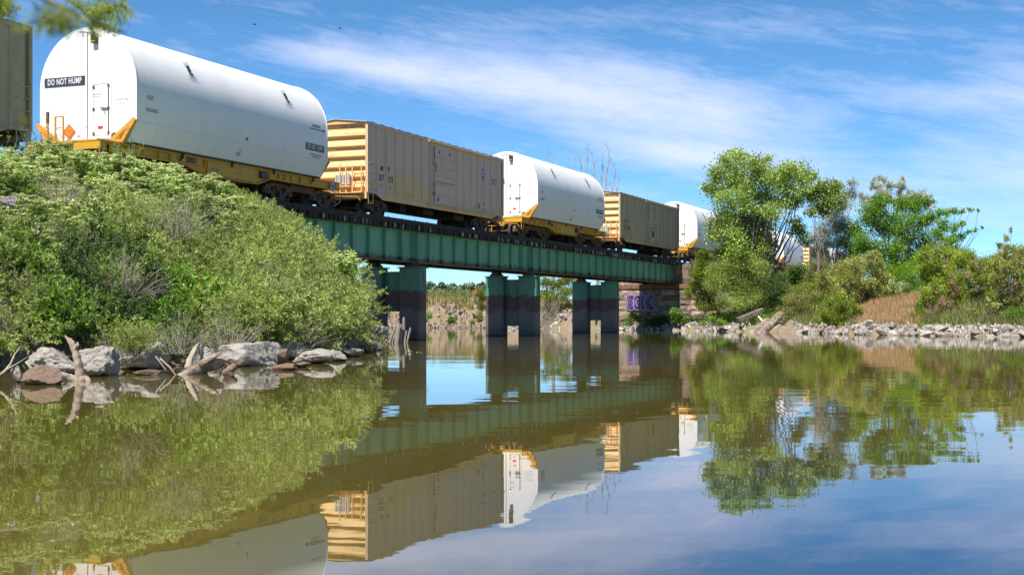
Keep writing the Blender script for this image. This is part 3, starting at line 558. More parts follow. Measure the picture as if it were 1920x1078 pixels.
# ------------------------------------------------------------------ box wagon
def make_box(s0, sm, em, pm, label, num, style=0):
    L = 16.3; B, Tp = RAIL+1.03, RAIL+4.23
    root = empty('box_wagon', T(s0, 0), TR, label, 'box wagon', 'tan box wagons of the train')
    for y, nm in ((-1.6, 'side_wall'), (1.6, 'side_wall')):
        g = -1 if y < 0 else 1; m = MB()
        a, b = sorted((y, y-g*.05)); m.box((.06,a,B-.02),(L-.06,b,Tp-.05))
        a, b = sorted((y, y+g*.012))
        m.prism([(.9,B-.0),(1.6,RAIL+.78),(L-1.6,RAIL+.78),(L-.9,B-.0)], y-g*.03, y+g*.02)       # sill
        rib = [(i+1)*.958 for i in range(6)] + [9.95+i*.907 for i in range(1, 7)]
        for x in rib:
            m.prism([(x-.045, y-g*.01),(x-.022,y+g*.065),(x+.022,y+g*.065),(x+.045,y-g*.01)], RAIL+.98, Tp-.10, plane='XY')
        a, b = sorted((y-g*.03, y+g*.07)); m.box((0,a,B),(.10,b,Tp-.05)); m.box((L-.10,a,B),(L,b,Tp-.05)); m.box((0,a,Tp-.12),(L,b+.0,Tp)); m.box((6.62,a,RAIL+.80),(6.74,b,Tp-.12)); m.box((9.92,a,RAIL+.80),(10.0,b,Tp-.12))
        a, b = sorted((y, y+g*.055)); m.box((.10,a,B-.01),(6.62,b,B+.06)); m.box((10.0,a,B-.01),(L-.1,b,B+.06))
        m.build(nm, sm, root)
        # door with horizontal battens
        d = MB(); a, b = sorted((y-g*.0, y+g*.05)); d.box((6.76,a,RAIL+.98),(9.90,b,Tp-.14))
        zz = [1.02, 1.45, 1.98, 2.46, 2.94, 3.42, 3.98]
        for z in zz: d.prism([(y+g*.04, RAIL+z-.05),(y+g*.085,RAIL+z-.015),(y+g*.085,RAIL+z+.015),(y+g*.04,RAIL+z+.05)], 6.78, 9.88, plane='YZ')
        a, b = sorted((y+g*.04, y+g*.08)); d.box((6.77,a,RAIL+1.0),(6.86,b,Tp-.15)); d.box((9.80,a,RAIL+1.0),(9.89,b,Tp-.15))
        d = d.build('door', sm, root)
        r = MB(); yy = y+g*.12
        r.bar((6.98,yy,RAIL+1.1),(6.98,yy,Tp-.3),.035,.035); r.bar((7.2,yy,RAIL+2.66),(7.2,yy,RAIL+3.05),.03,.03)
        for z in (1.55, 2.0, 3.1): r.box((6.92, min(y+g*.05,yy+g*.04), RAIL+z-.06),(7.04,max(y+g*.05,yy+g*.04),RAIL+z+.06))
        r.build('lock_bar', rusty, d)
        r = MB(); a, b = sorted((y+g*.0, y+g*.13)); r.box((6.3,a,RAIL+.90),(15.0 if g<0 else 13,b,RAIL+.955)); r.box((6.4,a,Tp-.135),(14.4,b,Tp-.06)); r.build('door_rail', pm if style == 0 else sm, root)
        if g < 0:
            t = MB()
            for z in (3.75,): t.box((7.7,y-.095,RAIL+z-.12),(7.73,y-.051,RAIL+z+.02)); t.build('door_bracket', black, d)
            t = MB(); t.box((8.95,y-.095,RAIL+3.63),(8.98,y-.051,RAIL+3.77)); t.build('door_bracket', black, d)
            t = MB(); t.box((7.5,y-.056,RAIL+1.2),(7.68,y-.051,RAIL+1.38)); t.build('door_stencil', black, d)
            text('TO PREVENT DAMAGE TO DOOR   CLOSE AND LATCH   BEFORE MOVING CAR\nDO NOT USE LIFT TRUCK       DOOR ROLLERS      INSPECT TRACK', .075, grey, d, M_side(8.33, RAIL+2.16, y-.053))
    # faded repainted patch low on the near side, following the panels
    if style == 0:
        rib = [i*.958 for i in range(7)]
        tops = [0, 0, 2.0, 2.38, 2.12, 1.95, 1.62]
        k = MB()
        for i in range(2, 7):
            k.box((rib[i]+.05 if i < 7 else 0,-1.606,B+.07),(rib[i]+.905,-1.600-.001,RAIL+tops[i]))
        k.box((1.7,-1.626,RAIL+.80),(14.6,-1.621,B-.012))
        k.build('paint_patch', tan1y, root)
    # corrugated ends
    for g, x in ((-1, 0.0), (1, L)):
        m = MB(); pts = []; z = Tp-.02; pts.append((0.0, z)); z -= .28; pts.append((.02, z))
        while z > B+.30:
            pts += [(0.02, z), (.135, z-.23), (.145, z-.28), (.02, z-.345)]; z -= .475
        pts += [(0.0, B)]
        poly = [(x + g*(-.0) + g*a - g*.15, b) for a, b in pts]
        poly = poly + [(x-g*.25, B), (x-g*.25, Tp-.02)]
        m.prism(poly, -1.54, 1.54)
        a, b = sorted((x-g*.25, x+g*.0))
        for yy in (-1, 1): c, d = sorted((yy*1.54, yy*1.60)); m.box((a,c,B),(b,d,Tp-.02))
        m.prism([(-1.6,Tp-.03),(1.6,Tp-.03),(1.6,Tp),(0,Tp+.17),(-1.6,Tp)], a, b, plane='YZ')
        m.box((min(a,b), -1.6, RAIL+.74), (max(a,b)+ (0.02 if g>0 else 0), 1.6, B-.004))
        m.build('end_wall', em, root)
    # roof
    m = MB(); m.prism([(-1.67,Tp+.005),(-1.67,Tp+.04),(0,Tp+.22),(1.67,Tp+.04),(1.67,Tp+.005),(0,Tp+.185)], -.06, L+.06, plane='YZ')
    x = .3
    while x < L-.2:
        m.prism([(-1.64,Tp+.03),(-1.64,Tp+.075),(-.05,Tp+.245),(.05,Tp+.245),(1.64,Tp+.075),(1.64,Tp+.03),(0,Tp+.2)], x, x+.42, plane='YZ'); x += .93
    m.build('roof', alum, root)
    # underframe, brake gear
    u = MB(); u.box((.2,-.28,RAIL+.68),(L-.2,.28,B-.02)); u.box((.3,-1.5,B-.10),(L-.3,1.5,B-.03))
    for x in (1.9, 4.4, 6.4, 8.2, 10.0, 12.0, 14.4): u.prism([(-1.5,B-.1),(1.5,B-.1),(.3,RAIL+.62),(-.3,RAIL+.62)], x, x+.10, plane='YZ')
    u.tube([(7.2,-.85,RAIL+.70),(8.3,-.85,RAIL+.70)], .2, 12); u.box((5.0,-.8,RAIL+.50),(5.6,-.3,RAIL+.9)); u.tube([(3.0,-.5,RAIL+.52),(13.2,-.5,RAIL+.50)], .022, 5); u.tube([(2.6,.4,RAIL+.6),(13.6,.4,RAIL+.6)], .03, 5)
    u.bar((9.0,-.7,RAIL+.42),(12.3,-.4,RAIL+.58),.04,.05); u.bar((4.2,-.4,RAIL+.52),(6.9,-.9,RAIL+.44),.03,.03)
    u.box((11.0,-1.0,RAIL+.50),(12.2,-.3,RAIL+.8)); u.bar((6.1,-1.2,RAIL+.9),(6.1,-1.2,RAIL+.52),.03,.03)
    u.build('underframe', darkst, root)
    for x, g in ((0, -1), (L, 1)): coupler(root, x+g*.05, g, darkst)
    for x in (2.0, 14.3): put_truck(root, x, 'g')
    # stirrups, ladders
    for x in (.18, L-.62):
        m = MB()
        for dx in (0, .45): m.bar((x+dx,-1.60,B+.02),(x+dx,-1.60,RAIL+.55),.03,.03)
        m.bar((x,-1.60,RAIL+.55),(x+.45,-1.60,RAIL+.55),.05,.03); m.build('stirrup', em, root)
        m = MB()
        for z in (1.25, 1.62, 2.0, 2.38): m.bar((x-.05,-1.70,RAIL+z),(x+.55,-1.70,RAIL+z),.022,.022); m.bar((x-.05,-1.70,RAIL+z),(x-.05,-1.60,RAIL+z),.02,.02); m.bar((x+.55,-1.70,RAIL+z),(x+.55,-1.60,RAIL+z),.02,.02)
        m.build('grab_iron', sm, root)
    m = MB(); x = -.14
    for y in (-1.42, -.95): m.bar((x,y,RAIL+1.02),(x,y,RAIL+2.26),.05,.05)
    for z in (1.05, 1.45, 1.80, 2.22): m.bar((x,-1.42,RAIL+z),(x,-.95,RAIL+z),.03,.03)
    m.build('end_ladder', em, root)
    m = MB(); m.bar((x,-.62,RAIL+.8),(x,-.62,RAIL+2.25),.06,.06); m.bar((x,-.30,RAIL+.7),(x,-.30,RAIL+2.35),.05,.05); m.box((x-.12,-.9,RAIL+1.28),(x+.13,-.0,RAIL+1.33)); m.build('brake_stand', em, root)
    m = MB(); m.box((-.10,-.80,RAIL+1.40),(-.02,-.02,RAIL+1.86)); m.build('crossover_plate', alum, root)
    m = MB()
    for k in range(6): m.box((-.11,-.78+k*.13,RAIL+1.42),(-.101,-.75+k*.13,RAIL+1.84))
    m.build('plate_slots', seam, root)
    m = MB(); m.box((-.35,-1.5,RAIL+.98),(.0,1.5,RAIL+1.02)); m.build('end_platform', em, root)
    # lettering
    if style < 2:
        a, b = num
        text(a[0], .34, black, root, M_side(1.50, RAIL+2.25, -1.604), wx=.95, bold=.012); text(a[1], .34, black, root, M_side(2.20, RAIL+2.25, -1.610), wx=.95, bold=.012)
        text(b[:3], .38, black, root, M_side(1.44, RAIL+1.80, -1.604), wx=.92, bold=.01); text(b[3:], .38, black, root, M_side(2.38, RAIL+1.80, -1.610), wx=.92, bold=.01)
        text('LD LMT\nLT WT', .10, grey, root, M_side(1.42, RAIL+1.42, -1.604)); text('154300\n65700', .10, grey, root, M_side(2.30, RAIL+1.42, -1.610))
        text(a + ' ' + b, .20, black if style == 0 else grey, root, M_end(-.95, Tp-.20, -.156), wx=1.15)
        if style == 0: text('CAREFULLY\nCLOSE DOOR PINS', .08, grey, root, M_end(.15, RAIL+2.98, -.105))
    y = -1.606
    for x, z in ((.35, 1.32), (4.2, 1.17), (12.2, 1.17), (15.75, 1.30)):
        m = MB(); m.box((x,y-.001,RAIL+z-.02),(x+.42,y+.005,RAIL+z+.17)); m.build('yellow_patch', ypatch, root)
    if style == 0:      # shield emblem and small stencils
        ex, ez = 13.55, RAIL+3.10
        m = MB(); m.prism([(ex-.24,ez+.28),(ex-.12,ez+.33),(ex,ez+.29),(ex+.12,ez+.33),(ex+.24,ez+.28),(ex+.25,ez-.05),(ex+.16,ez-.24),(ex,ez-.36),(ex-.16,ez-.24),(ex-.25,ez-.05)], y-.002, y+.004); e = m.build('shield_emblem', blue, root)
        m = MB(); m.box((ex-.18,y-.006,ez+.10),(ex+.18,y-.002,ez+.20)); m.box((ex-.17,y-.006,ez-.06),(ex+.17,y-.002,ez+.03)); m.build('emblem_bars', wsign, e)
        text('BUILDING\nAMERICA', .19, grey, root, M_side(14.95, RAIL+2.85, y), wx=.72)
        m = MB(); m.box((12.55,y,RAIL+1.22),(13.0,y+.004,RAIL+1.50)); m.build('navy_stencil', navy, root)
        m = MB(); m.box((13.4,y,RAIL+1.40),(13.85,y+.004,RAIL+1.72)); w_ = m.build('white_stencil', wsign, root)
        m = MB(); m.box((13.44,y-.004,RAIL+1.44),(13.60,y-.001,RAIL+1.68)); m.box((13.64,y-.004,RAIL+1.44),(13.81,y-.001,RAIL+1.62)); m.build('stencil_print', navy, w_)
        text('EXCESS HEIGHT CAR\nCUSHION UNDERFRAME\nTRUCK 100 TON\nAIR BRAKE ABD', .06, grey, root, M_side(13.6, RAIL+1.15, y)); text('BLT 4-79\nIN DATE', .06, grey, root, M_side(14.6, RAIL+1.35, y))
    if style == 1:
        m = MB(); m.box((8.2,-1.656,RAIL+1.5),(8.9,-1.652,RAIL+1.95)); m.build('dark_stencil', greyfr, root)
        text('BUILDING\nAMERICA', .19, grey, root, M_side(14.95, RAIL+2.85, y), wx=.72)
    return root

BOX1 = make_box(0.0, tan1, end1, tan1y, 'tan box wagon lettered MP 357315 with bright orange corrugated end', ('MP', '357315'), 0)
BOX2 = make_box(38.3, tan2, end1, tan2, 'olive tan box wagon between the second and third white containers', ('MP', '357467'), 1)
def rest(o, s): o.location = T(s, 0)
BOX0 = make_box(-38.0, tan2, tan2, tan2, 'dark tan box wagon cut off by the left edge, lettered BUILDING AMERICA', ('MP', '357380'), 2)
text('BUILDING\nAMERICA', .34, black, BOX0, M_side(13.7, RAIL+3.05, -1.606), wx=.85, bold=.003)
BOX3 = copy_tree(BOX2); rest(BOX3, 77.4); BOX3['label'] = 'tan box wagon hidden behind the tall cottonwood tree'
BOX4 = copy_tree(BOX2); rest(BOX4, 118.2); BOX4['label'] = 'farthest tan box wagon in view, half behind the silvery trees'
F1 = make_flat(-17.15, 'r', 'yellow flat wagon numbered 50031 carrying the nearest white container')
K1 = make_tank(-17.15, 'nearest and largest white round-topped container with a big DO NOT HUMP sign on its end')
for s, fl, kl in ((20.7, 'yellow flat wagon out on the bridge between the two box wagons', 'white round-topped container on the bridge between the two box wagons'),
                  (59.2, 'yellow flat wagon just past the stone abutment at the left of the tall tree', 'white round-topped container past the bridge, partly hidden by the tall cottonwood'),
                  (98.7, 'yellow flat wagon behind the bushes right of the tall cottonwood', 'white round-topped container seen through the gap right of the tall cottonwood'),
                  (138.0, 'last yellow flat wagon, almost hidden behind the silvery trees', 'last white round-topped container, almost hidden behind the silvery trees')):
    o = copy_tree(F1); rest(o, s); o['label'] = fl
    o = copy_tree(K1); rest(o, s); o['label'] = kl
# ------------------------------------------------------------------ track, bridge, piers, abutment
green = mat('green bridge paint', (0.062, 0.19, 0.135), 0.55, col2=(0.045, 0.14, 0.105), scale=1.2, mix=(.4, .7), col3=(.10, .055, .03), scale3=7, mix3=(.64, .74), stretch=(1, 1, .5), bump=.004, bscale=9)
def stained_green():
    """girder paint: rust and grime along the flanges, as bands of wear at fixed heights"""
    m = mat('girder paint', (0.155, 0.39, 0.235), 0.5, col2=(0.09, 0.27, 0.165), scale=1.0, mix=(.4, .7), col3=(.11, .07, .04), scale3=9, mix3=(.66, .76), stretch=(1, 1, .45), bump=.004, bscale=9)
    nt = m.node_tree; N = nt.nodes.new; L = nt.links.new; b = nt.nodes['Principled BSDF']; src = b.inputs['Base Color'].links[0].from_socket
    g = N('ShaderNodeNewGeometry'); s = N('ShaderNodeSeparateXYZ'); L(g.outputs['Position'], s.inputs[0])
    n = N('ShaderNodeTexNoise'); n.inputs['Scale'].default_value = 2.2; n.inputs['Detail'].default_value = 7; L(g.outputs['Position'], n.inputs['Vector'])
    a = N('ShaderNodeMath'); a.operation = 'MULTIPLY_ADD'; L(n.outputs['Fac'], a.inputs[0]); a.inputs[1].default_value = -.62; L(s.outputs[2], a.inputs[2])
    r = N('ShaderNodeMapRange'); r.inputs[1].default_value = 3.88; r.inputs[2].default_value = 3.70; L(a.outputs[0], r.inputs[0])
    x = N('ShaderNodeMix'); x.data_type = 'RGBA'; L(r.outputs[0], x.inputs[0]); L(src, x.inputs[6]); x.inputs[7].default_value = (.095, .075, .045, 1)
    L(x.outputs[2], b.inputs['Base Color'])
    return m
gird = stained_green()
def pier_mat():
    m = mat('pier steel', (0.09, 0.25, 0.17), 0.6, col2=(0.055, 0.18, 0.12), scale=1.3, col3=(.10,.055,.035), scale3=2.6, mix3=(.54,.62), stretch=(1,1,.16), bump=.006, bscale=7)
    nt = m.node_tree; N = nt.nodes.new; L = nt.links.new; b = nt.nodes['Principled BSDF']; src = b.inputs['Base Color'].links[0].from_socket
    g = N('ShaderNodeNewGeometry'); s = N('ShaderNodeSeparateXYZ'); L(g.outputs['Position'], s.inputs[0])
    def edge(z, sc, amp, seed, c, prev, w=.06):
        n = N('ShaderNodeTexNoise'); n.noise_dimensions = '4D'; n.inputs['W'].default_value = seed; n.inputs['Scale'].default_value = sc; n.inputs['Detail'].default_value = 7; L(g.outputs['Position'], n.inputs['Vector'])
        a = N('ShaderNodeMath'); a.operation = 'MULTIPLY_ADD'; L(n.outputs['Fac'], a.inputs[0]); a.inputs[1].default_value = amp; L(s.outputs[2], a.inputs[2])
        r = N('ShaderNodeMapRange'); r.inputs[1].default_value = z+amp*.5+w; r.inputs[2].default_value = z+amp*.5-w; L(a.outputs[0], r.inputs[0])
        x = N('ShaderNodeMix'); x.data_type = 'RGBA'; L(r.outputs[0], x.inputs[0]); L(prev, x.inputs[6]); x.inputs[7].default_value = (*c, 1); return x.outputs[2]
    o = edge(2.42, 3.2, .85, 1, (.085, .05, .043), src, .03); o = edge(1.55, 1.1, 1.4, 2, (.15, .125, .105), o, .12); o = edge(.42, 1.5, .5, 3, (.10, .09, .08), o, .15); o = edge(.06, 1.5, .05, 4, (.03, .03, .028), o, .03)
    L(o, b.inputs['Base Color']); return m
pierm = pier_mat()
timber = mat('creosoted timber', (0.028, 0.023, 0.020), 0.9, col2=(0.055, 0.042, 0.033), scale=4, bump=.01, bscale=20)
timber2 = mat('weathered timber end', (0.36, 0.37, 0.40), 0.9, col2=(0.22, 0.22, 0.24), scale=8)
rust2 = mat('bearing rust', (0.14, 0.07, 0.045), 0.85, col2=(.07, .05, .04), scale=5)
SP = [-10.2, 5.83, 21.8, 37.7, 54.4]
br = empty('railway_bridge', T(0, 0), TR, 'green plate girder railway bridge carrying the train over the river', 'bridge')
for i in range(4):
    a, b = SP[i]+.04, SP[i+1]-.04; n = 10; st = (b-a)/n
    for y in (-1.08, 1.08):
        m = MB(); m.box((a,y-.008,3.90),(b,y+.008,5.36)); m.box((a,y-.19,5.36),(b,y+.19,5.40)); m.box((a,y-.19,3.86),(b,y+.19,3.90))
        g = -1 if y < 0 else 1
        for k in (-1, 1): m.box((a,min(y,y+k*.03)+.0,5.26),(b,max(y,y+k*.03),5.36)); m.box((a,min(y,y+k*.03),3.901),(b,max(y,y+k*.03),4.01))
        for j in range(n+1):
            x = min(max(a+j*st, a+.03), b-.03)
            for k in (-1, 1):
                c, d = sorted((y+k*.008, y+k*.15)); m.box((x-.012,c,3.905),(x+.012,d,5.355)); c, d = sorted((y+k*.008, y+k*.02)); m.box((x-.012,c,3.905),(x+.09,d,5.355))
            if j in (1, n-1):
                m.box((x+.25,y-.10,3.905),(x+.27,y+.1,5.355)) if j == n-1 else None
        for x in (a+.22, b-.22):
            m.box((x-.012,y-.15,3.905),(x+.012,y+.15,5.355))
        # rivet rows
        for j in range(n):
            if (j+i) % 4 == 1:
                for q in range(9): m.lathe([(.018,0),(.012,-.016)] if g < 0 else [(.018,0),(.012,.016)], (a+(j+.45)*st, y+g*.009, 4.05+q*.14), 'Y', 6)
        m.build('girder', gird, br)
    m = MB()
    for j in range(0, n+1, 2):
        x = min(max(a+j*st, a+.1), b-.1)
        m.bar((x,-1.0,4.1),(x,1.0,5.2),.07,.07); m.bar((x+.08,1.0,4.1),(x+.08,-1.0,5.2),.07,.07); m.bar((x,-1.0,4.02),(x,1.0,4.02),.08,.08)
        if j < n: m.bar((x,-1,5.22),(x+2*st,1,5.22),.07,.07); m.bar((x,1,4.04),(x+2*st,-1,4.04),.07,.07)
    m.build('cross_bracing', green, br)
# ties: individual timbers near, the rest as one
xs = np.arange(SP[0]-1.0, SP[4]+.5, .37)
near = 100; stuffm = MB()
for i, x in enumerate(xs):
    e = .04*math.sin(i*12.9898*3.1)+ (0.07 if i % 7 == 3 else 0)
    tgt = MB() if i < near else stuffm
    tgt.box((x-.115,-1.52-e,5.405),(x+.115,1.52+e,5.655))
    pale = (math.sin(i*78.233)*43758.5) % 1 < .30
    if pale: tgt.box((x-.07,-1.528-e,5.43),(x+.07,-1.521-e,5.64), 1)
    if i < near: tgt.build('tie', [timber, timber2], br)
o = stuffm.build('tie', [timber, timber2], br); o['kind'] = 'stuff'
for y in (-1.40, 1.40):
    m = MB(); x = SP[0]-1.0; k = 0
    while x < SP[4]: m.box((x,y-.10,5.66),(min(x+4.95, SP[4]+.2),y+.10,5.90)); x += 5.0
    m.build('guard_timber', timber, br)
    m = MB()
    for j in range(46): m.lathe([(.02,5.90),(.02,5.97)], (SP[0]+j*1.42,y,0), 'Z', 5)
    m.build('bolt_row', darkst, br)
# track
railm = mat('rail steel', (0.13, 0.085, 0.06), 0.6, col2=(.07, .045, .035), scale=5)
tr_ = empty('railway_track', T(0, 0), TR, 'steel rails running under the train wheels along the embankment and bridge', 'railway track')
for y in (-.76, .76):
    MB().prism([(y-.07,5.665),(y+.07,5.665),(y+.07,5.69),(y+.012,5.71),(y+.012,5.79),(y+.037,5.80),(y+.037,5.835),(y-.037,5.835),(y-.037,5.80),(y-.012,5.79),(y-.012,5.71),(y-.07,5.69)], -75, 300, plane='YZ').build('rail', railm, tr_)
bal = mat('ballast stone', (0.20, 0.185, 0.17), .95, col2=(.11, .10, .09), scale=14, mix=(.35, .65), bump=.06, bscale=9)
m = MB()
for a, b in ((-75, -11.4), (55.6, 300)): m.prism([(-2.6,5.2),(-1.75,5.60),(1.75,5.60),(2.6,5.2),(2.6,4.6),(-2.6,4.6)], a, b, plane='YZ')
m.build('ballast', bal, tr_)
m = MB()
for x in list(np.arange(-30, -11.4, .6)) + list(np.arange(56.2, 130, .6)): m.box((x-.11,-1.3,5.5),(x+.11,1.3,5.657))
o = m.build('sleeper', timber, tr_); o['kind'] = 'stuff'

PL = ['green and grey steel bridge pier nearest the camera, beside the willow bushes', 'green and grey steel bridge pier in the middle of the river', 'green and grey steel bridge pier nearest the stone abutment']
for i, s in enumerate(SP[1:4]):
    wb = (1.42, .58, .87)[i]
    p = empty('bridge_pier', T(s, 0), TR, PL[i], 'bridge pier', 'steel piers under the bridge')
    for y in (-1.08, 1.08):
        m = MB(); w, d = .60, .42
        m.prism([(-d,y-w+.1),(-d+.1,y-w),(d-.1,y-w),(d,y-w+.1),(d,y+w-.1),(d-.1,y+w),(-d+.1,y+w),(-d,y+w-.1)], -1.5, 3.58, plane='XY')
        m.build('column', pierm, p, bevel=.03)
        m = MB(); m.box((-d-.03,y-w-.03,2.40),(d+.03,y+w+.03,2.44)); m.box((-d-.05,y-w-.04,3.581),(d+.05,y+w+.04,3.64)); m.build('column_band', pierm, p)
        m = MB(); m.box((-.34,y-.30,3.642),(.34,y+.30,3.76)); m.box((-.30,y-.22,3.761),(-.04,y+.22,3.858)); m.box((.04,y-.22,3.761),(.30,y+.22,3.858)); m.build('bearing', rust2, p)
    m = MB(); m.box((-.09,-.475,wb),(.09,.475,3.42)); m.box((-.16,-.475,3.34),(.16,.475,3.42)); m.box((-.16,-.47,2.34),(.16,.47,2.46))
    m.build('diaphragm', pierm, p)

stone = mat('abutment sandstone', (0.38, 0.29, 0.22), .92, col2=(.17, .12, .095), scale=2.2, mix=(.38, .68), col3=(.10, .08, .07), scale3=1.1, mix3=(.52, .72), bump=.10, bscale=3.5)
vary(stone)
stone_d = mat('mortar', (0.10, 0.085, 0.07), .95)
rust3 = mat('rust stained stone', (0.24, 0.115, 0.065), .9, col2=(.13, .075, .055), scale=2.5, bump=.05, bscale=5)
def abutment(sx, g, label, n0, n1, cat='abutment'):
    """face at local x = 0 looking to -g; body behind it"""
    ab = empty('bridge_abutment', T(sx, 0), TR, label, cat)
    core = MB(); core.box((min(.12*g, 4*g), n0+.12, -.8), (max(.12*g, 4*g), n1-.12, 3.40)); core.box((min(1.15*g, 4*g), -2.4, 3.4), (max(1.15*g, 4*g), 2.4, 5.25)); core.build('core', stone_d, ab)
    m = MB(); z = -.6; c = 0
    def blk(x0, x1, y0, y1, z0, z1):
        j = lambda a: random.uniform(-a, a)
        # rock-faced block: a shallow pyramid-like boss on the exposed faces
        vs = []
        for (x, y, zz) in ((x0,y0,z0),(x1,y0,z0),(x1,y1,z0),(x0,y1,z0),(x0,y0,z1),(x1,y0,z1),(x1,y1,z1),(x0,y1,z1)): vs.append((x+j(.03), y+j(.012), zz+j(.012)))
        m.add(vs, [(3,2,1,0),(4,5,6,7),(1,2,6,5),(2,3,7,6)])
        fx = (x0 if g > 0 else x1) - g*random.uniform(.02, .10)
        yc, zc = (y0+y1)/2+j(.12), (z0+z1)/2+j(.06); a, b_ = (0, 3) if g > 0 else (1, 2); quad = (0,3,7,4) if g > 0 else (1,2,6,5)
        i0 = len(m.v)-8; m.v.append((fx, yc-.15, zc)); m.v.append((fx-g*j(.02), yc+.15, zc+.03)); q = [i0+k for k in quad]; A_, B_ = i0+8, i0+9
        for f in ((q[0],q[3],A_), (q[3],q[2],B_,A_), (q[2],q[1],B_), (q[1],q[0],A_,B_)): m.f.append(f); m.mi.append(0)
        if True:
            i1 = i0; m.v.append(((x0+x1)/2+j(.2), y0-random.uniform(.02,.09), (z0+z1)/2)); C_ = len(m.v)-1
            for f in ((i1,i1+1,C_),(i1+1,i1+5,C_),(i1+5,i1+4,C_),(i1+4,i1,C_)): m.f.append(f); m.mi.append(0)
    while z < 3.35:
        hgt = .44; y = n0 + (.0 if c % 2 else -.0); first = True
        while y < n1-.05:
            ln = random.uniform(.65, 1.15)*(0.6 if (first and c % 2) else 1); y2 = min(y+ln, n1); 
            if n1-y2 < .3: y2 = n1
            blk(min(0, g*.5), max(0, g*.5), y+.012, y2-.012, z+.012, min(z+hgt, 3.42)-.012); y = y2; first = False
        # side return along the near face
        xx = .5
        while xx < 4:
            l2 = random.uniform(.7, 1.2); a, b_ = sorted((g*xx+g*.012, g*min(xx+l2, 4)-g*.012)); blk(a, b_, n0+.0, n0+.5, z+.012, min(z+hgt, 3.42)-.012); xx += l2
        z += hgt; c += 1
    m.build('stone_wall', stone, ab)
    m = MB(); y = n0-.1
    while y < n1+.05:
        y2 = min(y+random.uniform(.8, 1.3), n1+.1); a, b_ = sorted((-g*.10, g*1.2)); m.box((a,y+.01,3.425),(b_,y2-.01,3.80)); y = y2
    m.build('coping', [rust3], ab, bevel=.03)
    m = MB(); z = 3.81; y0 = -2.6
    while z < 5.3:
        y = y0
        while y < 2.55: y2 = min(y+random.uniform(.6, 1.1), 2.6); a, b_ = sorted((g*.95+random.uniform(-.03,.03), g*1.7)); m.box((a,y+.01,z),(b_,y2-.01,z+.40)); y = y2
        m.box((min(g*1.7,g*3.8),-2.6,z),(max(g*1.7,g*3.8),-2.2,z+.40)); z += .415
    m.build('back_wall', stone, ab, bevel=.02)
    m = MB()
    for y in (-1.08, 1.08): m.box((min(.1*g,.8*g),y-.3,3.801),(max(.1*g,.8*g),y+.3,3.858))
    m.build('bearing_plate', rust2, ab)
    return ab
AB = abutment(53.95, 1, 'masonry abutment of rough brown blocks with purple graffiti at the far end of the bridge', -3.9, 4.3)
abutment(-9.8, -1, 'masonry abutment hidden in the bushes under the near end of the bridge', -2.9, 2.9)
# graffiti on the abutment face (local x = 0, seen from -x; n to the left is +)
purple = mat('purple spray paint', (0.085, 0.035, 0.16), .6, col2=(.13, .075, .20), scale=3)
lilac = mat('pale lilac spray paint', (0.42, 0.35, 0.50), .6)
def graf():
    x = -.125; P = MB(); W_ = MB(); off = -.28
    def disc_(B_, c, r, sx, sz, d):
        B_.prism([(off+c[0]+r*sx*math.cos(t), c[1]+r*sz*math.sin(t)) for t in np.linspace(0, 2*math.pi, 24, endpoint=False)], x-.006-d, x+.05-d, plane='YZ')
    letters = [[((2.66,2.66),.30,.95,.9), ((2.40,2.76),.20,1.2,.8), ((2.60,2.28),.24,1.1,.9), ((2.66,1.92),.32,.95,.8), ((2.42,1.84),.22,1.2,.8)],
               [((1.98,2.30),.38,.8,1.55), ((1.98,2.62),.30,1,.9), ((1.98,1.96),.32,1,.9)],
               [((1.50,2.66),.26,.9,1.1), ((1.46,2.28),.30,.9,1.2), ((1.48,1.92),.28,.9,1.1)],
               [((.98,2.66),.26,1.2,1), ((.72,2.78),.17,1.1,1), ((1.10,2.30),.26,1,1.1), ((.96,1.92),.28,1.1,1), ((.70,1.80),.18,1.1,1)]]
    for li, L_ in enumerate(letters):
        for c, r, sx, sz in L_: disc_(W_, c, r+.045, sx, sz, li*.008); disc_(P, c, r, sx, sz, li*.008+.004)
    x -= .026
    W_.tube([(x-.014,off+1.98+.13*math.cos(t),2.3+.30*math.sin(t)) for t in np.linspace(0,6.28,16)], .026, 4)
    W_.tube([(x-.014,off+1.5,2.65),(x-.014,off+1.42,2.3),(x-.014,off+1.5,2.0)], .026, 4)
    g = P.build('graffiti_fill', purple, AB); W_.build('graffiti_outline', lilac, AB)
graf()
